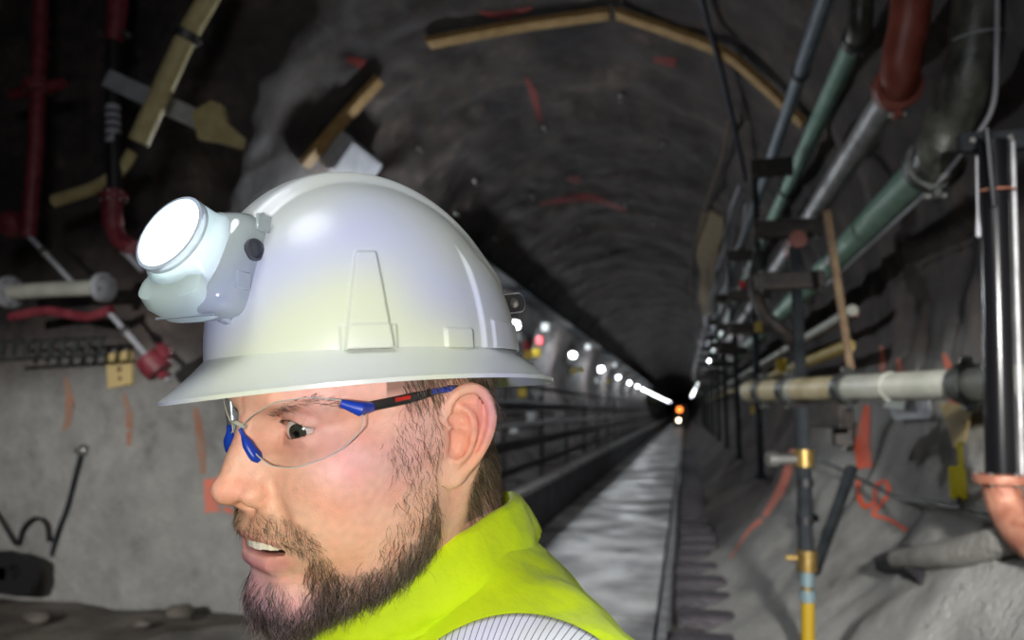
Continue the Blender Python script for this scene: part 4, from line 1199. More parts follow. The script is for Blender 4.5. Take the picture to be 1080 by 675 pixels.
bz = np.zeros(len(Vh))
for poly, den, ln_ in BEARD:
    bz = np.maximum(bz, inside(PX, poly) * min(1, den) * (mirror[:, 1] > 0.4))
for it in range(6):
    S_ = np.zeros(len(Vh)); np.add.at(S_, ed[:, 0], bz[ed[:, 1]]); np.add.at(S_, ed[:, 1], bz[ed[:, 0]])
    bz = 0.5 * bz + 0.5 * S_ / np.maximum(deg[:, 0], 1)
mix((0.22, 0.125, 0.085), 0.55 * bz * (lip > 0.9))
hairzone = np.clip((-2.4 - mirror[:, 1]) / 0.8, 0, 1) * (mirror[:, 2] > -7.5) + np.clip((mirror[:, 2] - 3.4) / 0.8, 0, 1) * (mirror[:, 1] < 4.5)
earzone = np.linalg.norm((mirror - ear(1.6, 0, 0.2)) * np.array([1.0, 1, 0.55]), axis=1) < 2.6
hairzone = np.clip(hairzone, 0, 1) * (~(earzone & (mirror[:, 0] < -7.2)))
mix((0.12, 0.075, 0.05), 0.7 * hairzone)
tint *= (1 + 0.10 * nz2)[:, None]

m_skin = bpy.data.materials.new('skin'); m_skin.use_nodes = True
t_ = m_skin.node_tree; N_ = t_.nodes; K_ = t_.links.new; b_ = N_['Principled BSDF']
at_ = N_.new('ShaderNodeAttribute'); at_.attribute_name = 'tint'
K_(at_.outputs['Color'], b_.inputs['Base Color'])
b_.inputs['Roughness'].default_value = 0.48
b_.inputs['Specular IOR Level'].default_value = 0.42
b_.inputs['Subsurface Weight'].default_value = 0.25
b_.inputs['Subsurface Radius'].default_value = (1.0, 0.4, 0.25)
b_.inputs['Subsurface Scale'].default_value = 0.006
co_ = N_.new('ShaderNodeTexCoord')
v1 = N_.new('ShaderNodeTexNoise'); v1.inputs['Scale'].default_value = 420; v1.inputs['Detail'].default_value = 4
v2 = N_.new('ShaderNodeTexVoronoi'); v2.inputs['Scale'].default_value = 700
mx = N_.new('ShaderNodeMath'); mx.operation = 'ADD'
bp_ = N_.new('ShaderNodeBump'); bp_.inputs['Strength'].default_value = 0.22; bp_.inputs['Distance'].default_value = 0.0012
K_(co_.outputs['Object'], v1.inputs['Vector']); K_(co_.outputs['Object'], v2.inputs['Vector'])
K_(v1.outputs['Fac'], mx.inputs[0]); K_(v2.outputs['Distance'], mx.inputs[1]); K_(mx.outputs[0], bp_.inputs['Height']); K_(bp_.outputs[0], b_.inputs['Normal'])

person = mesh_obj('person', Vh * HS, Fh, m_skin)
ca = person.data.color_attributes.new('tint', 'FLOAT_COLOR', 'POINT')
ca.data.foreach_set('color', np.concatenate([tint, np.ones((len(tint), 1))], 1).astype(np.float32).ravel())
person.matrix_world = HM
tag(person, 'bearded man in white hard hat, clear glasses and yellow-green jacket, looking over his shoulder', 'person')


def head_part(name, V, F, mat, sharp=None):
    return mesh_obj(name, np.asarray(V) * HS, F, mat, person, True, sharp)


# ---- eyes
m_sclera = material('eye_white', (0.62, 0.56, 0.53), 0.12, coat=0.6)
m_iris = material('iris_grey_green', (0.022, 0.024, 0.019), 0.15, var=(0.06, 0.062, 0.045), vscale=900, coat=1.0)
m_pupil = material('pupil_black', (0.004, 0.004, 0.004), 0.08, coat=1.0)
ro = (CAM - OH) @ RH / HS; rd = ray(313, 457.5) @ RH
B_ = rd @ (ro - EYE); C2 = (ro - EYE) @ (ro - EYE) - (ER * 0.97) ** 2; A_ = rd @ rd
disc = B_ * B_ - A_ * C2
gaze = (ro + rd * ((-B_ - math.sqrt(max(disc, 0))) / A_)) - EYE
gaze /= np.linalg.norm(gaze)
for sx in (-1, 1):
    c = EYE * np.array([-sx, 1, 1]); g = gaze if sx < 0 else np.array([gaze[0], gaze[1], gaze[2]])
    angs = [0.02, 0.10, 0.17, 0.18, 0.30, 0.45, 0.52, 0.54] + list(np.linspace(0.65, 3.12, 18))
    prof = [(math.sin(a) * ER * (1.0 + 0.035 * max(0, 1 - a / 0.6)), math.cos(a) * ER * (1.0 + 0.035 * max(0, 1 - a / 0.6))) for a in angs]
    mb = MB().lathe(prof, c, g, 32)
    eo = head_part('eye', mb.V[0], mb.F, m_sclera)
    eo.data.materials.append(m_iris); eo.data.materials.append(m_pupil)
    mi_ = []
    for f in eo.data.polygons:
        v = np.mean([mb.V[0][i] for i in f.vertices], 0) - c
        a = math.acos(max(-1, min(1, v @ g / np.linalg.norm(v))))
        mi_.append(2 if a < 0.175 else 1 if a < 0.53 else 0)
    eo.data.polygons.foreach_set('material_index', mi_)
# ---- teeth
m_tooth = material('tooth_enamel', (0.84, 0.79, 0.70), 0.25, coat=0.5)
mb = MB()
for k in range(-5, 6):
    a = k * 0.235
    c = np.array([2.55 * math.sin(a), 8.45 + 2.75 * math.cos(a), -5.98 - 0.04 * abs(k % 2)])
    mb.box(c, (0.70, 0.34, 0.86), rotm(-a, 0, 0), 0.05)
mb.V = [v * HS for v in mb.V]; mb.build('teeth', m_tooth, person, True, 30)

# ---- hair: fine tapering strands that root in the skin
tri = np.concatenate([Fh[:, [0, 1, 2]], Fh[:, [0, 2, 3]]])
TA, TB, TC = Vh[tri[:, 0]], Vh[tri[:, 1]], Vh[tri[:, 2]]
TN = np.cross(TB - TA, TC - TA); AR = np.linalg.norm(TN, axis=1) / 2; TN /= (2 * AR[:, None] + 1e-12)
TC_ = (TA + TB + TC) / 3
TCm = TC_.copy(); TCm[:, 0] = -np.abs(TCm[:, 0]); TPX = proj(toW(TCm))


def roots(weight, n):
    w = AR * weight; w = w / w.sum()
    i = rng.choice(len(w), n, p=w)
    u = rng.random((n, 2)); s = u.sum(1) > 1; u[s] = 1 - u[s]
    return TA[i] + (TB - TA)[i] * u[:, :1] + (TC - TA)[i] * u[:, 1:], TN[i], i


def strands(name, P, Nn, D, L, R0, tones, curl=0.25, seg=6, mat=None, grav=0.35, label=None):
    n = len(P)
    D = D / np.linalg.norm(D, axis=1)[:, None]
    pts = np.zeros((n, seg + 1, 3)); pts[:, 0] = P - Nn * 0.05
    d = 0.55 * Nn + 0.9 * D
    ph_ = rng.random((n, 1)) * 6.28; fr = rng.uniform(0.8, 2.0, (n, 1))
    e1 = np.cross(D, Nn); e1 /= np.linalg.norm(e1, axis=1)[:, None] + 1e-9
    for s in range(seg):
        t = (s + 1) / seg
        d = d * 0.8 + D * 0.35 + np.array([0, 0, -grav]) * t * 0.3
        d = d + curl * (np.cos(ph_ + fr * t * 5) * e1 + np.sin(ph_ + fr * t * 5) * Nn * 0.6)
        d /= np.linalg.norm(d, axis=1)[:, None]
        pts[:, s + 1] = pts[:, s] + d * (L / seg)[:, None]
    V = np.zeros((n, seg + 1, 3, 3))
    for s in range(seg + 1):
        r = R0 * (1 - 0.75 * (s / seg) ** 2)
        t = pts[:, min(s + 1, seg)] - pts[:, max(s - 1, 0)]; t /= np.linalg.norm(t, axis=1)[:, None] + 1e-9
        a = np.cross(t, Nn); a /= np.linalg.norm(a, axis=1)[:, None] + 1e-9; b = np.cross(t, a)
        for k in range(3):
            V[:, s, k] = pts[:, s] + r[:, None] * (math.cos(k * 2.0944) * a + math.sin(k * 2.0944) * b)
    base = (np.arange(n) * (seg + 1) * 3)[:, None, None]
    q = []
    for s in range(seg):
        for k in range(3):
            q.append([s * 3 + k, s * 3 + (k + 1) % 3, (s + 1) * 3 + (k + 1) % 3, (s + 1) * 3 + k])
    F = (np.array(q)[None] + base).reshape(-1, 4)
    V = V.reshape(-1, 3)
    me = bpy.data.meshes.new(name)
    me.vertices.add(len(V)); me.vertices.foreach_set('co', (V * HS).astype(np.float32).ravel())
    me.loops.add(len(F) * 4); me.loops.foreach_set('vertex_index', F.astype(np.int32).ravel())
    me.polygons.add(len(F)); me.polygons.foreach_set('loop_start', np.arange(0, len(F) * 4, 4, dtype=np.int32))
    me.polygons.foreach_set('use_smooth', np.ones(len(F), bool))
    me.update(calc_edges=True)
    ca = me.color_attributes.new('tone', 'FLOAT_COLOR', 'POINT')
    c = np.repeat(tones, (seg + 1) * 3, axis=0)
    ca.data.foreach_set('color', np.concatenate([c, np.ones((len(c), 1))], 1).astype(np.float32).ravel())
    me.materials.append(mat)
    o = bpy.data.objects.new(name, me); COL.objects.link(o); o.parent = person
    o['kind'] = 'stuff'
    if label: o['label'] = label
    return o


m_hair = bpy.data.materials.new('brown_hair'); m_hair.use_nodes = True
hb = m_hair.node_tree.nodes['Principled BSDF']
ha = m_hair.node_tree.nodes.new('ShaderNodeAttribute'); ha.attribute_name = 'tone'
m_hair.node_tree.links.new(ha.outputs['Color'], hb.inputs['Base Color'])
hb.inputs['Roughness'].default_value = 0.42; hb.inputs['Specular IOR Level'].default_value = 0.5


def tones(n, dark=0.5):
    pal = np.array([[0.022, 0.014, 0.010], [0.055, 0.034, 0.022], [0.14, 0.088, 0.050], [0.30, 0.215, 0.14], [0.42, 0.36, 0.30]])
    w = np.array([0.38 * dark + 0.06, 0.28, 0.28, 0.26 * (1.2 - dark), 0.10]); w /= w.sum()
    return pal[rng.choice(5, n, p=w)] * rng.uniform(0.75, 1.25, (n, 1))


Ps, Ns, Ds, Ls = [], [], [], []
for bi, (poly, den, ln_) in enumerate(BEARD):
    okt = inside(TPX + rng.normal(0, 5.0 if bi in (0, 1, 4) else 2.0, TPX.shape), poly) & (TCm[:, 1] > 0.4) & (TCm[:, 2] < 3.2)
    if bi != 2: okt &= pdist(TCm, [(0, 10.9, -7.45), (-2.5, 10.0, -6.95), (-3.2, 9.2, -6.4)]) > 0.95
    if bi == 2: okt &= (TCm[:, 2] < -3.7) & (TCm[:, 2] > -5.25 - 0.9 * np.clip((-TCm[:, 0] - 2.2), 0, 1))
    n = int(den * (AR * okt).sum() * 62)
    P, Nn, ii = roots(okt * 1.0, n)
    sgn = np.sign(P[:, :1] + 1e-6)
    if bi == 2:
        D = np.concatenate([sgn * 0.75, np.full((n, 1), 0.15), np.full((n, 1), -0.8)], 1)
    elif bi == 0:
        D = np.concatenate([sgn * 0.1, np.full((n, 1), 0.1), np.full((n, 1), -1.0)], 1)
    else:
        D = np.concatenate([sgn * 0.1, np.full((n, 1), 0.3), np.full((n, 1), -1.0)], 1)
    D = D + rng.normal(0, 0.33, D.shape)
    D = D - Nn * (D * Nn).sum(1)[:, None] * 0.8
    Ps.append(P); Ns.append(Nn); Ds.append(D); Ls.append(ln_ * rng.uniform(0.45, 1.15, n))
P = np.concatenate(Ps); n = len(P)
strands('beard', P, np.concatenate(Ns), np.concatenate(Ds), np.concatenate(Ls), rng.uniform(0.008, 0.015, n), tones(n, 0.42), 0.34, 7, m_hair, 0.35, 'short brown beard and moustache with pale hairs')
TE = np.linalg.norm((TCm - ear(1.6, 0, 0.2)) * np.array([1.0, 1, 0.55]), axis=1) < 2.6
okt = (((TCm[:, 1] < -2.6) & (TCm[:, 2] > -7)) | ((TCm[:, 2] > 3.2) & (TCm[:, 1] < 3.5))) & ~(TE & (TCm[:, 0] < -7.0)) & (TCm[:, 2] < 5.5)
P, Nn, ii = roots(okt * 1.0, 5200)
D = np.tile(np.array([0, -0.35, -1.0]), (len(P), 1)) + rng.normal(0, 0.18, (len(P), 3)); D -= Nn * (D * Nn).sum(1)[:, None] * 0.8
strands('hair', P, Nn, D, rng.uniform(1.0, 2.1, len(P)), rng.uniform(0.012, 0.02, len(P)), tones(len(P), 0.7), 0.12, 5, m_hair, 0.2, 'short brown hair at the nape')
okt = inside(TPX, [(281, 438), (300, 424), (330, 416), (368, 424), (366, 432), (330, 426), (300, 434), (286, 444)]) & (TCm[:, 1] > 5)
P, Nn, ii = roots(okt * 1.0 + 1e-9, 420)
sgn = np.sign(P[:, :1] + 1e-6)
D = np.concatenate([sgn, np.full((len(P), 1), -0.3), np.full((len(P), 1), 0.15)], 1) + rng.normal(0, 0.2, (len(P), 3))
strands('eyebrow', P, Nn, D, rng.uniform(0.5, 0.9, len(P)), np.full(len(P), 0.012), tones(len(P), 0.8), 0.1, 4, m_hair, 0.0)
# lashes along the upper lids
us = rng.uniform(-0.95, 0.95, 120); sg = rng.choice([-1, 1], 120)
ex = np.array([EYE[0] + 1.62 * us, np.zeros(120), EYE[2] + 0.74 * (1 - np.abs(us) ** 2.2) - 0.08 * us]).T
ex[:, 1] = EYE[1] + np.sqrt(np.maximum(1.5 ** 2 - (ex[:, 0] - EYE[0]) ** 2 - (ex[:, 2] - EYE[2]) ** 2, 0.15))
ex[:, 0] *= -sg * -1.0 * np.where(sg > 0, -1, 1) * np.where(sg > 0, 1, 1)
ex[:, 0] = np.where(sg < 0, -np.abs(ex[:, 0]), np.abs(ex[:, 0]))
strands('eyelash', ex, np.tile([0, 1.0, 0.0], (120, 1)), np.tile([0, 0.8, 0.2], (120, 1)) + rng.normal(0, .15, (120, 3)), rng.uniform(0.35, 0.6, 120), np.full(120, 0.011), tones(120, 1.0) * 0.5, 0.05, 3, m_hair, -0.8)

# ---- jacket: torso frame (metres): x his right, y forward, z up
YT = math.radians(135)
COL_D, COL_T, COL_Z = 0.016, 0.012, 0.004
tf = np.array([-math.sin(YT), math.cos(YT), 0]); tr = np.array([math.cos(YT), math.sin(YT), 0])
NB = toW((0, -5, -10.5))
TM = np.stack([tr, tf, np.array([0, 0, 1.0])], 1)


def tw(p): return np.asarray(p, float) @ TM.T + np.array([NB[0], NB[1], 0.0])


m_hiv = material('hi_vis_yellow_green_fabric', (0.74, 0.96, 0.008), 0.7, var=(0.62, 0.84, 0.006), vscale=22, bump=0.2, bscale=45, spec=0.25, sheen=0.15)
m_dark = material('dark_work_trousers', (0.02, 0.022, 0.03), 0.85, var=(0.03, 0.03, 0.04), bump=0.3)
m_boot = material('black_rubber_boots', (0.012, 0.012, 0.012), 0.45, bump=0.2)
m_refl = material('reflective_tape', (0.75, 0.78, 0.80), 0.32, spec=0.8)
t_ = m_refl.node_tree; N_ = t_.nodes; K_ = t_.links.new
uv_ = N_.new('ShaderNodeUVMap'); wv = N_.new('ShaderNodeTexWave'); wv.inputs['Scale'].default_value = 0.27; wv.bands_direction = 'X'
sep = N_.new('ShaderNodeMapping'); rpp = N_.new('ShaderNodeValToRGB')
rpp.color_ramp.elements[0].position = 0.0; rpp.color_ramp.elements[0].color = (0.10, 0.13, 0.12, 1)
rpp.color_ramp.elements[1].position = 0.10; rpp.color_ramp.elements[1].color = (0.82, 0.85, 0.86, 1)
K_(uv_.outputs[0], sep.inputs[0]); K_(sep.outputs[0], wv.inputs['Vector']); K_(wv.outputs['Fac'], rpp.inputs[0]); K_(rpp.outputs[0], N_['Principled BSDF'].inputs['Base Color'])

T = Field((-0.36, -0.26, 0.82), (0.36, 0.24, 1.60), 0.008)
T.ell((0, 0.0, 1.22), (0.215, 0.145, 0.27), 0.03)
T.ell((0, -0.01, 1.0), (0.20, 0.14, 0.24), 0.08)
T.ell((0, -0.045, 1.36), (0.19, 0.095, 0.11), 0.06)
for sx in (-1, 1):
    T.cap([(sx * 0.06, -0.03, 1.435), (sx * 0.18, -0.02, 1.40)], [0.07, 0.072], 0.05)
    T.cap([(sx * 0.19, -0.02, 1.39), (sx * 0.265, -0.05, 1.11), (sx * 0.235, 0.06, 0.90)], [0.072, 0.058, 0.045], 0.035)
T.cap([(0, -0.035, 1.38), (0, -0.01, 1.47)], [0.09, 0.075], 0.05)
Vj, Fj = nets(T.f, T.lo, T.h)
nj = np.array([noise.noise(Vector(p * 9)) + 0.5 * noise.noise(Vector((p[0] * 30, p[1] * 30, p[2] * 12))) for p in Vj])
Vj = Vj * (1 + 0.006 * nj)[:, None]
Vjw = tw(Vj)
HMi = HM.inverted()


def person_part(name, V, F, mat, parent=None, sharp=None, smooth=True):
    """world-space mesh stored in the man's frame"""
    V = (np.asarray(V, float) - OH) @ RH
    return mesh_obj(name, V, F, mat, parent or person, smooth, sharp)


jacket = person_part('jacket', Vjw, Fj, m_hiv)
jacket['label'] = 'yellow-green high-visibility jacket'
bvh_j = BVHTree.FromPolygons(Vjw.tolist(), Fj.tolist())
# collar: a raised band of cloth round the neck with a folded top edge and a seam at its foot
na = 72
rows = [  # (offset along the band 0 foot .. 1 top, outward)
    (-0.10, 0.004), (0.0, 0.0045), (0.03, 0.0075), (0.3, 0.0085), (0.6, 0.0085), (0.9, 0.0075), (0.98, 0.0055), (1.0, 0.002), (0.98, -0.001), (0.9, -0.003), (0.5, -0.003), (-0.10, -0.003)]
V = []; F = []
for k, (s, o_) in enumerate(rows):
    for i in range(na):
        a = 2 * math.pi * i / na
        ca_, sa_ = math.cos(a), math.sin(a)           # cos: forward, sin: his left
        rad = (0.104 + COL_D * ca_) * (1 - s) + (0.080 + COL_T * ca_) * s
        wob = 0.0022 * math.sin(5 * a + 2 * s) + 0.0016 * math.sin(9 * a + 1.0)
        lat = 0.88
        z = NB[2] + COL_Z - 0.027 * ca_ + 0.012 * sa_ - (0.046 + 0.012 * ca_) * (1 - s)
        dirv = tf * ca_ - tr * sa_ * lat
        V.append(np.array([NB[0], NB[1], 0]) + dirv * (rad + o_ + wob) + np.array([0, 0, z]))
for k in range(len(rows) - 1):
    for i in range(na):
        F.append((k * na + i, k * na + (i + 1) % na, (k + 1) * na + (i + 1) % na, (k + 1) * na + i))
collar = person_part('collar', V, F, m_hiv, jacket)
# reflective tape over the near shoulder, laid on the cloth
nu, nv = 60, 14
V = []; UV = []
for j in range(nv):
    for i in range(nu):
        a = i / (nu - 1); b = j / (nv - 1)
        px = 436 + 214 * a
        top = 652 + 44 * (2 * a - 1) ** 2 - 6 * a
        d = ray(px, top + 70 * b)
        hit = bvh_j.ray_cast(Vector(CAM), Vector(d / np.linalg.norm(d)))
        p = np.array(hit[0]) + np.array(hit[1]) * 0.0018 if hit[0] is not None else (V[-1] if V else CAM + d)
        V.append(p); UV.append((a * 34 + b * 4.0 + 6 * b * (a - .3), 0))
F = [(j * nu + i, (j + 1) * nu + i, (j + 1) * nu + i + 1, j * nu + i + 1) for j in range(nv - 1) for i in range(nu - 1)]
band = person_part('reflective_band', V, F, m_refl, jacket)
uvl = band.data.uv_layers.new(name='UVMap')
li = np.zeros(len(band.data.loops), np.int32); band.data.loops.foreach_get('vertex_index', li)
uvl.data.foreach_set('uv', np.array(UV)[li].astype(np.float32).ravel())
sd = band.modifiers.new('thickness', 'SOLIDIFY'); sd.thickness = 0.0012
band['label'] = 'white striped reflective band'
V = []
for z in np.linspace(1.40, 0.86, 40):
    for x in (-0.011, -0.004, 0.004, 0.011):
        o_ = tw((x, 0.6, z)); h_ = bvh_j.ray_cast(Vector(o_), Vector(-tf))
        V.append((np.array(h_[0]) if h_[0] is not None else V[-4]) + tf * 0.003)
F = [(4 * i + k, 4 * i + k + 1, 4 * i + k + 5, 4 * i + k + 4) for i in range(39) for k in range(3)]
person_part('zip', V, F, m_dark, jacket)
# trousers and boots below the picture: he stands on the ground
T2 = Field((-0.26, -0.22, 0.05), (0.26, 0.24, 1.0), 0.012)
T2.ell((0, -0.01, 0.90), (0.185, 0.135, 0.12), 0.04)
for sx in (-1, 1):
    T2.cap([(sx * 0.09, 0, 0.85), (sx * 0.105, 0.01, 0.48), (sx * 0.11, -0.01, 0.12)], [0.098, 0.072, 0.06], 0.04)
V2, F2 = nets(T2.f, T2.lo, T2.h)
person_part('trousers', tw(V2), F2, m_dark)
for sx in (-1, 1):
    T3 = Field((sx * 0.11 - 0.08, -0.14, 0.0), (sx * 0.11 + 0.08, 0.24, 0.30), 0.01)
    T3.cap([(sx * 0.11, -0.01, 0.26), (sx * 0.11, -0.02, 0.08)], [0.062, 0.056], 0.02)
    T3.ell((sx * 0.11, 0.07, 0.055), (0.052, 0.15, 0.062), 0.04)
    T3.f = np.maximum(T3.f, (0.016 - T3.ax[2])[None, None, :].astype(np.float32))
    V3, F3 = nets(T3.f, T3.lo, T3.h)
    V3[:, 2] -= V3[:, 2].min()
    person_part('boot', tw(V3), F3, m_boot)
# ------------------------------------------------------------------ hard hat (metres, its own frame: x right, y front, z up from the brim edge)
RK = rotm(math.radians(136), math.radians(-3.4), math.radians(0.7))
OK_ = np.array([-0.2486, 0.5580, 1.6412])
KM = Matrix(RK.tolist()).to_4x4(); KM.translation = Vector(OK_)


def toK(p): return np.asarray(p, float) @ RK.T + OK_


def KX(px, py, x):
    o = RK.T @ (CAM - OK_); d = RK.T @ ray(px, py); t = (x - o[0]) / d[0]
    return o + d * t


m_hat = material('white_hard_hat_plastic', (0.60, 0.64, 0.60), 0.30, spec=0.45, coat=0.08, bump=0.015, bscale=300)
m_blackp = material('black_plastic', (0.012, 0.012, 0.013), 0.35)
m_strap = material('dark_grey_webbing', (0.03, 0.03, 0.035), 0.8)
CA, CB, CZ0, CH = 0.1235, 0.1055, 0.020, 0.143
BOSS_AZ, SLOT_AZ, REAR_AZ = math.radians(69), math.radians(105.5), math.radians(118)
REAR_X, REAR_CLIP = 0.0, math.pi
LAMP_PX, LAMP_T = (185, 250), math.radians(35)


def sstep(a, b, x):
    t = np.clip((x - a) / (b - a), 0, 1)
    return t * t * (3 - 2 * t)


nu, nv = 720, 210
uu = np.linspace(0, 2 * np.pi, nu, endpoint=False)
vv = np.linspace(0, 1, nv)                      # 0 at the brim, 1 at the apex
Ug, Vg = np.meshgrid(uu, vv)
ang = Vg * np.pi / 2 * 0.9985
n_ = 2.06
c = np.cos(ang) ** (2 / n_); s = np.sin(ang) ** (2 / n_)
X = CB * c * np.sin(Ug); Y = CA * c * np.cos(Ug) + 0.013 * s ** 1.5; Z = CZ0 + CH * s
NX = X / CB ** 2; NY = Y / CA ** 2; NZ = (Z - CZ0) / CH ** 2 + 1e-4
nl = np.sqrt(NX ** 2 + NY ** 2 + NZ ** 2); NX /= nl; NY /= nl; NZ /= nl
disp = np.zeros_like(X)
# broad crest from front to back
crest = sstep(0.040, 0.026, np.abs(X)) * sstep(0.052, 0.085, Z)
disp += 0.0065 * crest
# tapered boss on each flank with a square foot, slot covers behind it, raised panel round the back
az = np.arctan2(np.abs(X), Y)                   # 0 front .. pi back
sarc = (az - BOSS_AZ) * 0.112
hz = Z - CZ0
halfw = 0.0165 - 0.0085 * np.clip(hz / 0.068, 0, 1)
boss = sstep(halfw + 0.0012, halfw - 0.0012, np.abs(sarc)) * sstep(0.070, 0.066, hz) * sstep(-0.001, 0.001, hz)
disp += 0.0035 * boss
foot = sstep(0.0205, 0.0185, np.abs(sarc)) * sstep(0.0175, 0.0155, hz)
disp += 0.0022 * foot
s2 = (az - SLOT_AZ) * 0.112
slot = sstep(0.0135, 0.0123, np.abs(s2)) * sstep(0.0145, 0.0132, hz)
disp += 0.003 * slot
rear = sstep(REAR_AZ, REAR_AZ + 0.03, az) * sstep(0.085, 0.055, hz)
disp += 0.003 * rear
rear2 = sstep(REAR_AZ + 0.10, REAR_AZ + 0.115, az) * sstep(0.022, 0.020, hz)
disp += 0.002 * rear2
V = np.stack([X + NX * disp, Y + NY * disp, Z + NZ * disp], -1)
F = []
idx = np.arange(nu * nv).reshape(nv, nu)
q = np.stack([idx[:-1], np.roll(idx[:-1], -1, 1), np.roll(idx[1:], -1, 1), idx[1:]], -1).reshape(-1, 4)
hat = empty('hard_hat'); hat.matrix_world = KM
tag(hat, "glossy white full-brim hard hat on the man's head", 'hard hat')
shell = mesh_obj('shell', V.reshape(-1, 3), [tuple(f) for f in q[:, ::-1].tolist()] + [tuple(idx[-1].tolist())], m_hat, hat)
sm = shell.modifiers.new('thickness', 'SOLIDIFY'); sm.thickness = 0.0025; sm.offset = -1
# brim: a drooping skirt, lower in front and behind
nb = 240
ub = np.linspace(0, 2 * np.pi, nb, endpoint=False)
BA, BB = 0.1555, 0.1385
rowsb = []
for t in np.concatenate([[-0.02], np.linspace(0, 1, 16)]):
    cb = np.cos(ub)
    a_ = CA - 0.0005 + (BA - CA) * t; b__ = CB - 0.0005 + (BB - CB) * t
    ze = -0.0072 * np.maximum(cb, 0) ** 2 - 0.006 * np.maximum(-cb, 0) ** 2
    z = (CZ0 + 0.0015) * (1 - t) ** 1.25 + ze * t
    rowsb.append(np.stack([b__ * np.sin(ub), a_ * cb, z], -1))
e = rowsb[-1]
rowsb.append(e * np.array([0.9985, 0.9985, 1]) + np.array([0, 0, -0.0028]))
for t in np.linspace(0.93, 0.02, 8):
    k = 1 + int(round(t * 15))
    rowsb.append(rowsb[k] + np.array([0, 0, -0.003]))
Vb = np.concatenate(rowsb); m_ = len(rowsb)
ib = np.arange(m_ * nb).reshape(m_, nb)
qb = np.stack([ib[:-1], ib[1:], np.roll(ib[1:], -1, 1), np.roll(ib[:-1], -1, 1)], -1).reshape(-1, 4)
mesh_obj('brim', Vb, qb[:, ::-1], m_hat, hat, True, 50)
# suspension band inside
mb = MB()
pts = np.array([[0.078 * math.sin(a), 0.005 + 0.100 * math.cos(a), 0.016] for a in np.linspace(0, 2 * math.pi, 61)])
mb.tube(pts, 0.009, 8, False, 0.25)
mb.build('headband', m_strap, hat)
# lamp cord clip at the back: black tab with a hole plug
rc = KX(541, 320, REAR_X)
u_ = np.array([math.sin(REAR_CLIP), math.cos(REAR_CLIP), 0.12]); u_ /= np.linalg.norm(u_)
w_ = np.cross(np.array([0, 0, 1.0]), u_); w_ /= np.linalg.norm(w_); v_ = np.cross(u_, w_)
poly = []
for a in np.linspace(-math.pi / 2, math.pi / 2, 9): poly.append((0.006 + 0.006 * math.cos(a), 0.0085 * math.sin(a)))
poly += [(-0.022, 0.0085), (-0.022, -0.0085)]
clip = MB().prism(poly, 0.0022, rc, u_, v_).build('rear_clip', m_blackp, hat, False)
m_alu = material('worn_aluminium', (0.5, 0.5, 0.46), 0.4, 0.9, var=(0.3, 0.3, 0.28), vscale=200)
MB().lathe([(0.0045, -0.0012), (0.0045, 0.0034), (0.0034, 0.0042)], rc - np.cross(u_, v_) * 0.0008, np.cross(u_, v_), 14).build('rivet', m_alu, clip)
edge_ = [rc + u_ * a + v_ * b for a, b in poly[:9]]
MB().tube(np.array([rc + u_ * -.022 + v_ * -.0085] + edge_ + [rc + u_ * -.022 + v_ * .0085]) + np.cross(u_, v_) * 0.0011, 0.0008, 6).build('clip_edge', material('pale_edge', (0.7, 0.7, 0.66), 0.3), clip)
clip['label'] = 'black clip tab at the back of the hat'

# ------------------------------------------------------------------ cap lamp clipped to the front of the hat
lamp = empty('cap_lamp')
tag(lamp, 'glowing clear-bodied cap lamp clipped to the front of the white hard hat', 'headlamp')
LC = toK(KX(*LAMP_PX, -0.034))                        # centre of the lens, just off the hat's mid plane
vd = LC - CAM; vd /= np.linalg.norm(vd)
r_ = np.cross(vd, np.array([0, 0, 1.0])); r_ /= np.linalg.norm(r_); u_ = np.cross(r_, vd)
LN = -0.50 * vd + 0.866 * (-0.85 * r_ + 0.53 * u_); LN /= np.linalg.norm(LN)
LU = np.array([0, 0, 1.0]) - LN * LN[2]; LU /= np.linalg.norm(LU); LL = np.cross(LU, LN)
LM = Matrix(np.stack([LL, LU, LN], 1).tolist()).to_4x4()
LM.translation = Vector(LC)
lamp.matrix_world = LM                               # local: x toward his left, y up, z out of the lens; metres
m_house = material('clear_lamp_plastic', (0.46, 0.53, 0.51), 0.12, trans=0.25, ior=1.4, coat=0.6)
m_glow = material('lamp_lens_lit', (0.9, 0.95, 1), 0.2, emit=(0.90, 0.97, 1.0), estr=5.0)
m_rim = material('clear_lamp_rim', (0.62, 0.70, 0.74), 0.10, trans=0.35, ior=1.35, coat=0.5)
m_gasket = material('pale_green_gasket', (0.50, 0.62, 0.55), 0.35, coat=0.3)


def rsq(rx, ry, p, n=40):
    a = np.linspace(0, 2 * np.pi, n, endpoint=False)
    return np.stack([rx * np.sign(np.cos(a)) * np.abs(np.cos(a)) ** (2 / p), ry * np.sign(np.sin(a)) * np.abs(np.sin(a)) ** (2 / p)], -1)


def loft(secs, name, mat, parent, sharp=40):
    V = []; F = []; n = len(secs[0][0])
    for pts, (ox, oy), z in secs:
        V += [(p[0] + ox, p[1] + oy, z) for p in pts]
    for i in range(len(secs) - 1):
        for k in range(n):
            F.append((i * n + k, i * n + (k + 1) % n, (i + 1) * n + (k + 1) % n, (i + 1) * n + k))
    F.append(tuple(range(n))[::-1]); F.append(tuple((len(secs) - 1) * n + k for k in range(n)))
    return mesh_obj(name, V, F, mat, parent, True, sharp)


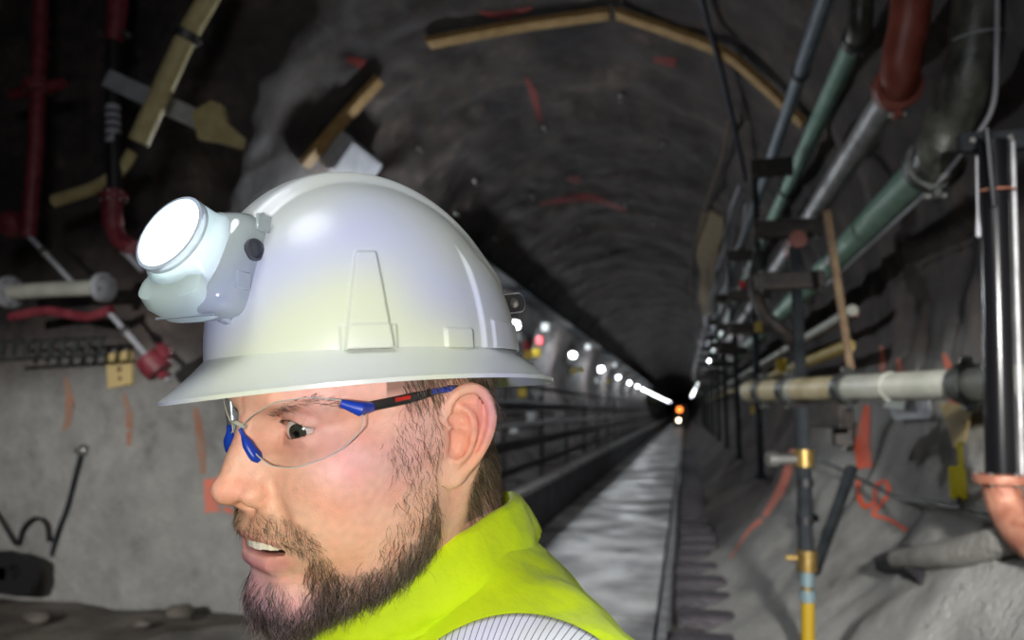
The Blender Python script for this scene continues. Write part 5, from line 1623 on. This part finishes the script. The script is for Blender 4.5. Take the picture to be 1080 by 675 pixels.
# housing: rounded-square back, swelling below the lens, necking up to the round lens barrel
body = loft([(rsq(.030, .031, 5), (.002, -.005), -.047), (rsq(.0365, .0375, 5), (.002, -.005), -.044), (rsq(.0385, .0395, 5), (.002, -.005), -.034), (rsq(.0388, .0398, 4.5), (.002, -.006), -.026),
             (rsq(.037, .0385, 4), (.001, -.007), -.020), (rsq(.033, .036, 3), (0, -.007), -.015)], 'housing', m_house, lamp)
loft([(rsq(.0330, .0355, 3), (0, -.007), -.0165), (rsq(.0305, .0315, 2.4), (0, -.004), -.009), (rsq(.0288, .0288, 2), (0, 0), -.001), (rsq(.0280, .0280, 2), (0, 0), .001)], 'lens_barrel', m_rim, lamp)
MB().lathe([(.0285, 0.0), (.0292, .003), (.0285, .006), (.0262, .0065), (.0252, .003), (.0255, 0)], (0, 0, 0), (0, 0, 1), 40, False).build('lens_rim', m_rim, lamp)
MB().lathe([(.0250, .0), (.0250, .0018), (.019, .0042), (.010, .0056), (.0005, .006)], (0, 0, 0), (0, 0, 1), 40).build('lens', m_glow, lamp)
loft([(rsq(.024, .008, 3), (-.002, -.034), -.040), (rsq(.031, .013, 3), (-.002, -.0335), -.036), (rsq(.032, .0135, 3), (-.002, -.033), -.020), (rsq(.029, .011, 3), (-.002, -.031), -.010), (rsq(.020, .006, 2.5), (-.002, -.028), -.006)], 'battery_chin', m_gasket, lamp)
MB().box((0, -.0462, -.028), (.056, .0012, .0014)).build('seam', m_house, lamp, False)
mb = MB(); mb.lathe([(.0078, 0), (.0078, .003), (.0058, .0036), (.0054, .0015), (.0005, .0015)], (.0395, .004, -.031), (1, 0, 0), 22); mb.build('charging_port', material('dark_grey_rubber', (.05, .055, .06), .4), lamp)
for yy in (-.020, .026):
    MB().box((.0405, yy, -.031), (.0028, .012, .012), rotm(0, math.radians(20), 0), .0012).build('button', m_house, lamp)
br = MB(); br.box((0.012, -.004, -.053), (.020, .044, .010), None, .003); br.box((.014, -.030, -.054), (.024, .014, .020), rotm(0, math.radians(-20), 0), .004)
br.build('mounting_clip', m_blackp, lamp)
MB().box((.020, -.038, -.046), (.010, .012, .012), None, .002).build('clip_catch', m_house, lamp)
ll = light('cap_lamp_light', 'SPOT', (0, 0, 0), None, 6.0, (0.92, 0.97, 1.0), 0.02, math.radians(100), 0.6)
ll.parent = lamp; ll.location = (0, 0, 0.012); ll.rotation_euler = (math.pi, 0, 0)

# ------------------------------------------------------------------ safety glasses (head frame, centimetres)
gl = empty('safety_glasses'); gl.matrix_world = HM
tag(gl, "clear wraparound safety glasses with blue nose pads on the man's face", 'safety glasses')
m_lens = bpy.data.materials.new('clear_polycarbonate'); m_lens.use_nodes = True
t_ = m_lens.node_tree; N_ = t_.nodes; K_ = t_.links.new
for nn in list(N_): N_.remove(nn)
out = N_.new('ShaderNodeOutputMaterial'); tb = N_.new('ShaderNodeBsdfTransparent'); gb = N_.new('ShaderNodeBsdfGlossy'); fr_ = N_.new('ShaderNodeLayerWeight'); mr_ = N_.new('ShaderNodeMath'); mr2 = N_.new('ShaderNodeMath'); mxs = N_.new('ShaderNodeMixShader')
tb.inputs[0].default_value = (0.965, 0.97, 0.955, 1); gb.inputs['Roughness'].default_value = 0.04; fr_.inputs[0].default_value = 0.5; mr_.operation = 'POWER'; mr_.inputs[1].default_value = 4.0; mr2.operation = 'MULTIPLY_ADD'; mr2.inputs[1].default_value = 0.6; mr2.inputs[2].default_value = 0.06
K_(fr_.outputs['Facing'], mr_.inputs[0]); K_(mr_.outputs[0], mr2.inputs[0]); K_(mr2.outputs[0], mxs.inputs[0]); K_(tb.outputs[0], mxs.inputs[1]); K_(gb.outputs[0], mxs.inputs[2]); K_(mxs.outputs[0], out.inputs[0])
m_edge = material('lens_edge_clear', (0.72, 0.74, 0.70), 0.15, trans=0.4, ior=1.2)
m_blue = material('blue_rubber', (0.008, 0.045, 0.42), 0.38)
m_red = material('red_plastic', (0.45, 0.02, 0.015), 0.4)
GY, GK = 11.85, 0.08


def on_lens(px, py):
    o = (CAM - OH) @ RH / HS; d = ray(px, py) @ RH
    # y = GY - GK x^2
    a = GK * d[0] ** 2; b = 2 * GK * o[0] * d[0] + d[1]; c = o[1] + GK * o[0] ** 2 - GY
    t = (-b - math.sqrt(max(b * b - 4 * a * c, 0))) / (2 * a)
    t2 = (-b + math.sqrt(max(b * b - 4 * a * c, 0))) / (2 * a)
    P1, P2 = o + d * t, o + d * t2
    return P1 if t > 0 and P1[1] > 0 and (t < t2 or t2 < 0 or P2[1] < 0) else P2


topP = np.array([on_lens(*p) for p in [(255, 449), (266, 438), (290, 424), (325, 419), (362, 422), (384, 430)]])
botP = np.array([on_lens(*p) for p in [(257, 458), (268, 478), (285, 492), (310, 494), (344, 483), (368, 469), (383, 450)]])
def edge_at(P, x):
    P = P[np.argsort(-P[:, 0])]
    return np.interp(-x, -P[:, 0], P[:, 2])
x0, x1 = -0.55, max(topP[-1, 0], botP[-1, 0])
xs = x0 + (x1 - x0) * np.linspace(0, 1, 40)
tz = edge_at(topP, xs); bz_ = edge_at(botP, xs)
for it in range(3):
    tz[1:-1] = (tz[:-2] + tz[1:-1] + tz[2:]) / 3; bz_[1:-1] = (bz_[:-2] + bz_[1:-1] + bz_[2:]) / 3
for sx in (-1, 1):
    V = []; ny = 14
    for i, x in enumerate(xs):
        for j in range(ny):
            z = tz[i] + (bz_[i] - tz[i]) * j / (ny - 1)
            V.append((x * -sx, GY - GK * x * x - 0.012 * (z - 2) ** 2, z))
    F = [(i * ny + j, i * ny + j + 1, (i + 1) * ny + j + 1, (i + 1) * ny + j) for i in range(len(xs) - 1) for j in range(ny - 1)]
    lo = mesh_obj('lens', np.array(V) * HS, F, m_lens, gl)
    V = np.array(V).reshape(len(xs), ny, 3)
    loop = np.concatenate([V[:, 0], V[-1, 1:], V[::-1, -1][1:], V[0, ::-1][1:]])
    MB().tube(loop * HS, 0.00045, 6, False).build('lens_edge', m_edge, lo)
    hx = V[-1, 0] + np.array([0, 0, -0.25])
    hinge = np.array([-6.9 * -sx, hx[1] - 1.0, hx[2] - 0.05])
    arm = np.array([hx, hinge, [-7.55 * -sx, 3.0, hx[2] + 0.1], [-7.75 * -sx, -0.6, 3.55], [-7.9 * -sx, -2.6, 2.6]])
    arm = catmull(arm, 6)
    ar = MB().tube(arm * HS, 0.0026, 8, True, 1.4).build('temple_arm', m_blackp, gl)
    MB().tube(np.array([V[-6, 0] + np.array([0.15 * sx, 0.05, -0.18]), V[-2, 0] + np.array([0.2 * sx, 0.02, -0.22]), hinge + np.array([0.35 * sx, 0, 0.05])]) * HS, [.0026, .0048, .0036], 10).build('temple_grip', m_blue, ar)
    MB().tube(np.array([arm[10], arm[12]]) * HS + np.array([0.0016 * sx, 0, 0.0012]), .0016, 8).build('temple_mark', m_red, ar)
    MB().tube(np.array([arm[15], arm[19]]) * HS + np.array([0.0012 * sx, 0, 0.0006]), .0024, 8).build('temple_tip', m_blue, ar)
def HX(px, py, x):
    o = (CAM - OH) @ RH / HS; d = ray(px, py) @ RH; t = (x - o[0]) / d[0]
    return o + d * t


PAD = catmull(np.array([HX(253, 452, -0.75), HX(258, 462, -1.05), HX(266, 476, -1.45), HX(274, 486, -1.75)]), 4)
for sx in (-1, 1):
    pd = PAD * np.array([-sx, 1, 1])
    rr = np.interp(np.linspace(0, 1, len(pd)), [0, 0.25, 0.5, 0.85, 1], [0.0015, 0.0018, 0.0044, 0.0050, 0.0026])
    p_ = MB().tube(pd * HS, rr, 12, True, 0.75).build('nose_pad', m_blue, gl)
    for q_ in (7, 8, 9, 10): MB().tube(np.array([pd[q_] + np.array([0.42 * sx, 0.12, -.18]), pd[q_] + np.array([0.42 * sx, .2, .12])]) * HS, 0.0005, 6).build('ridge', m_blue, p_)
bridge = catmull(np.array([[-0.9, GY - .2, topP[0, 2] - .1], [0, GY + .05, topP[0, 2] + .15], [0.9, GY - .2, topP[0, 2] - .1]]), 6)
MB().tube(bridge * HS, 0.0016, 8).build('bridge', m_edge, gl)
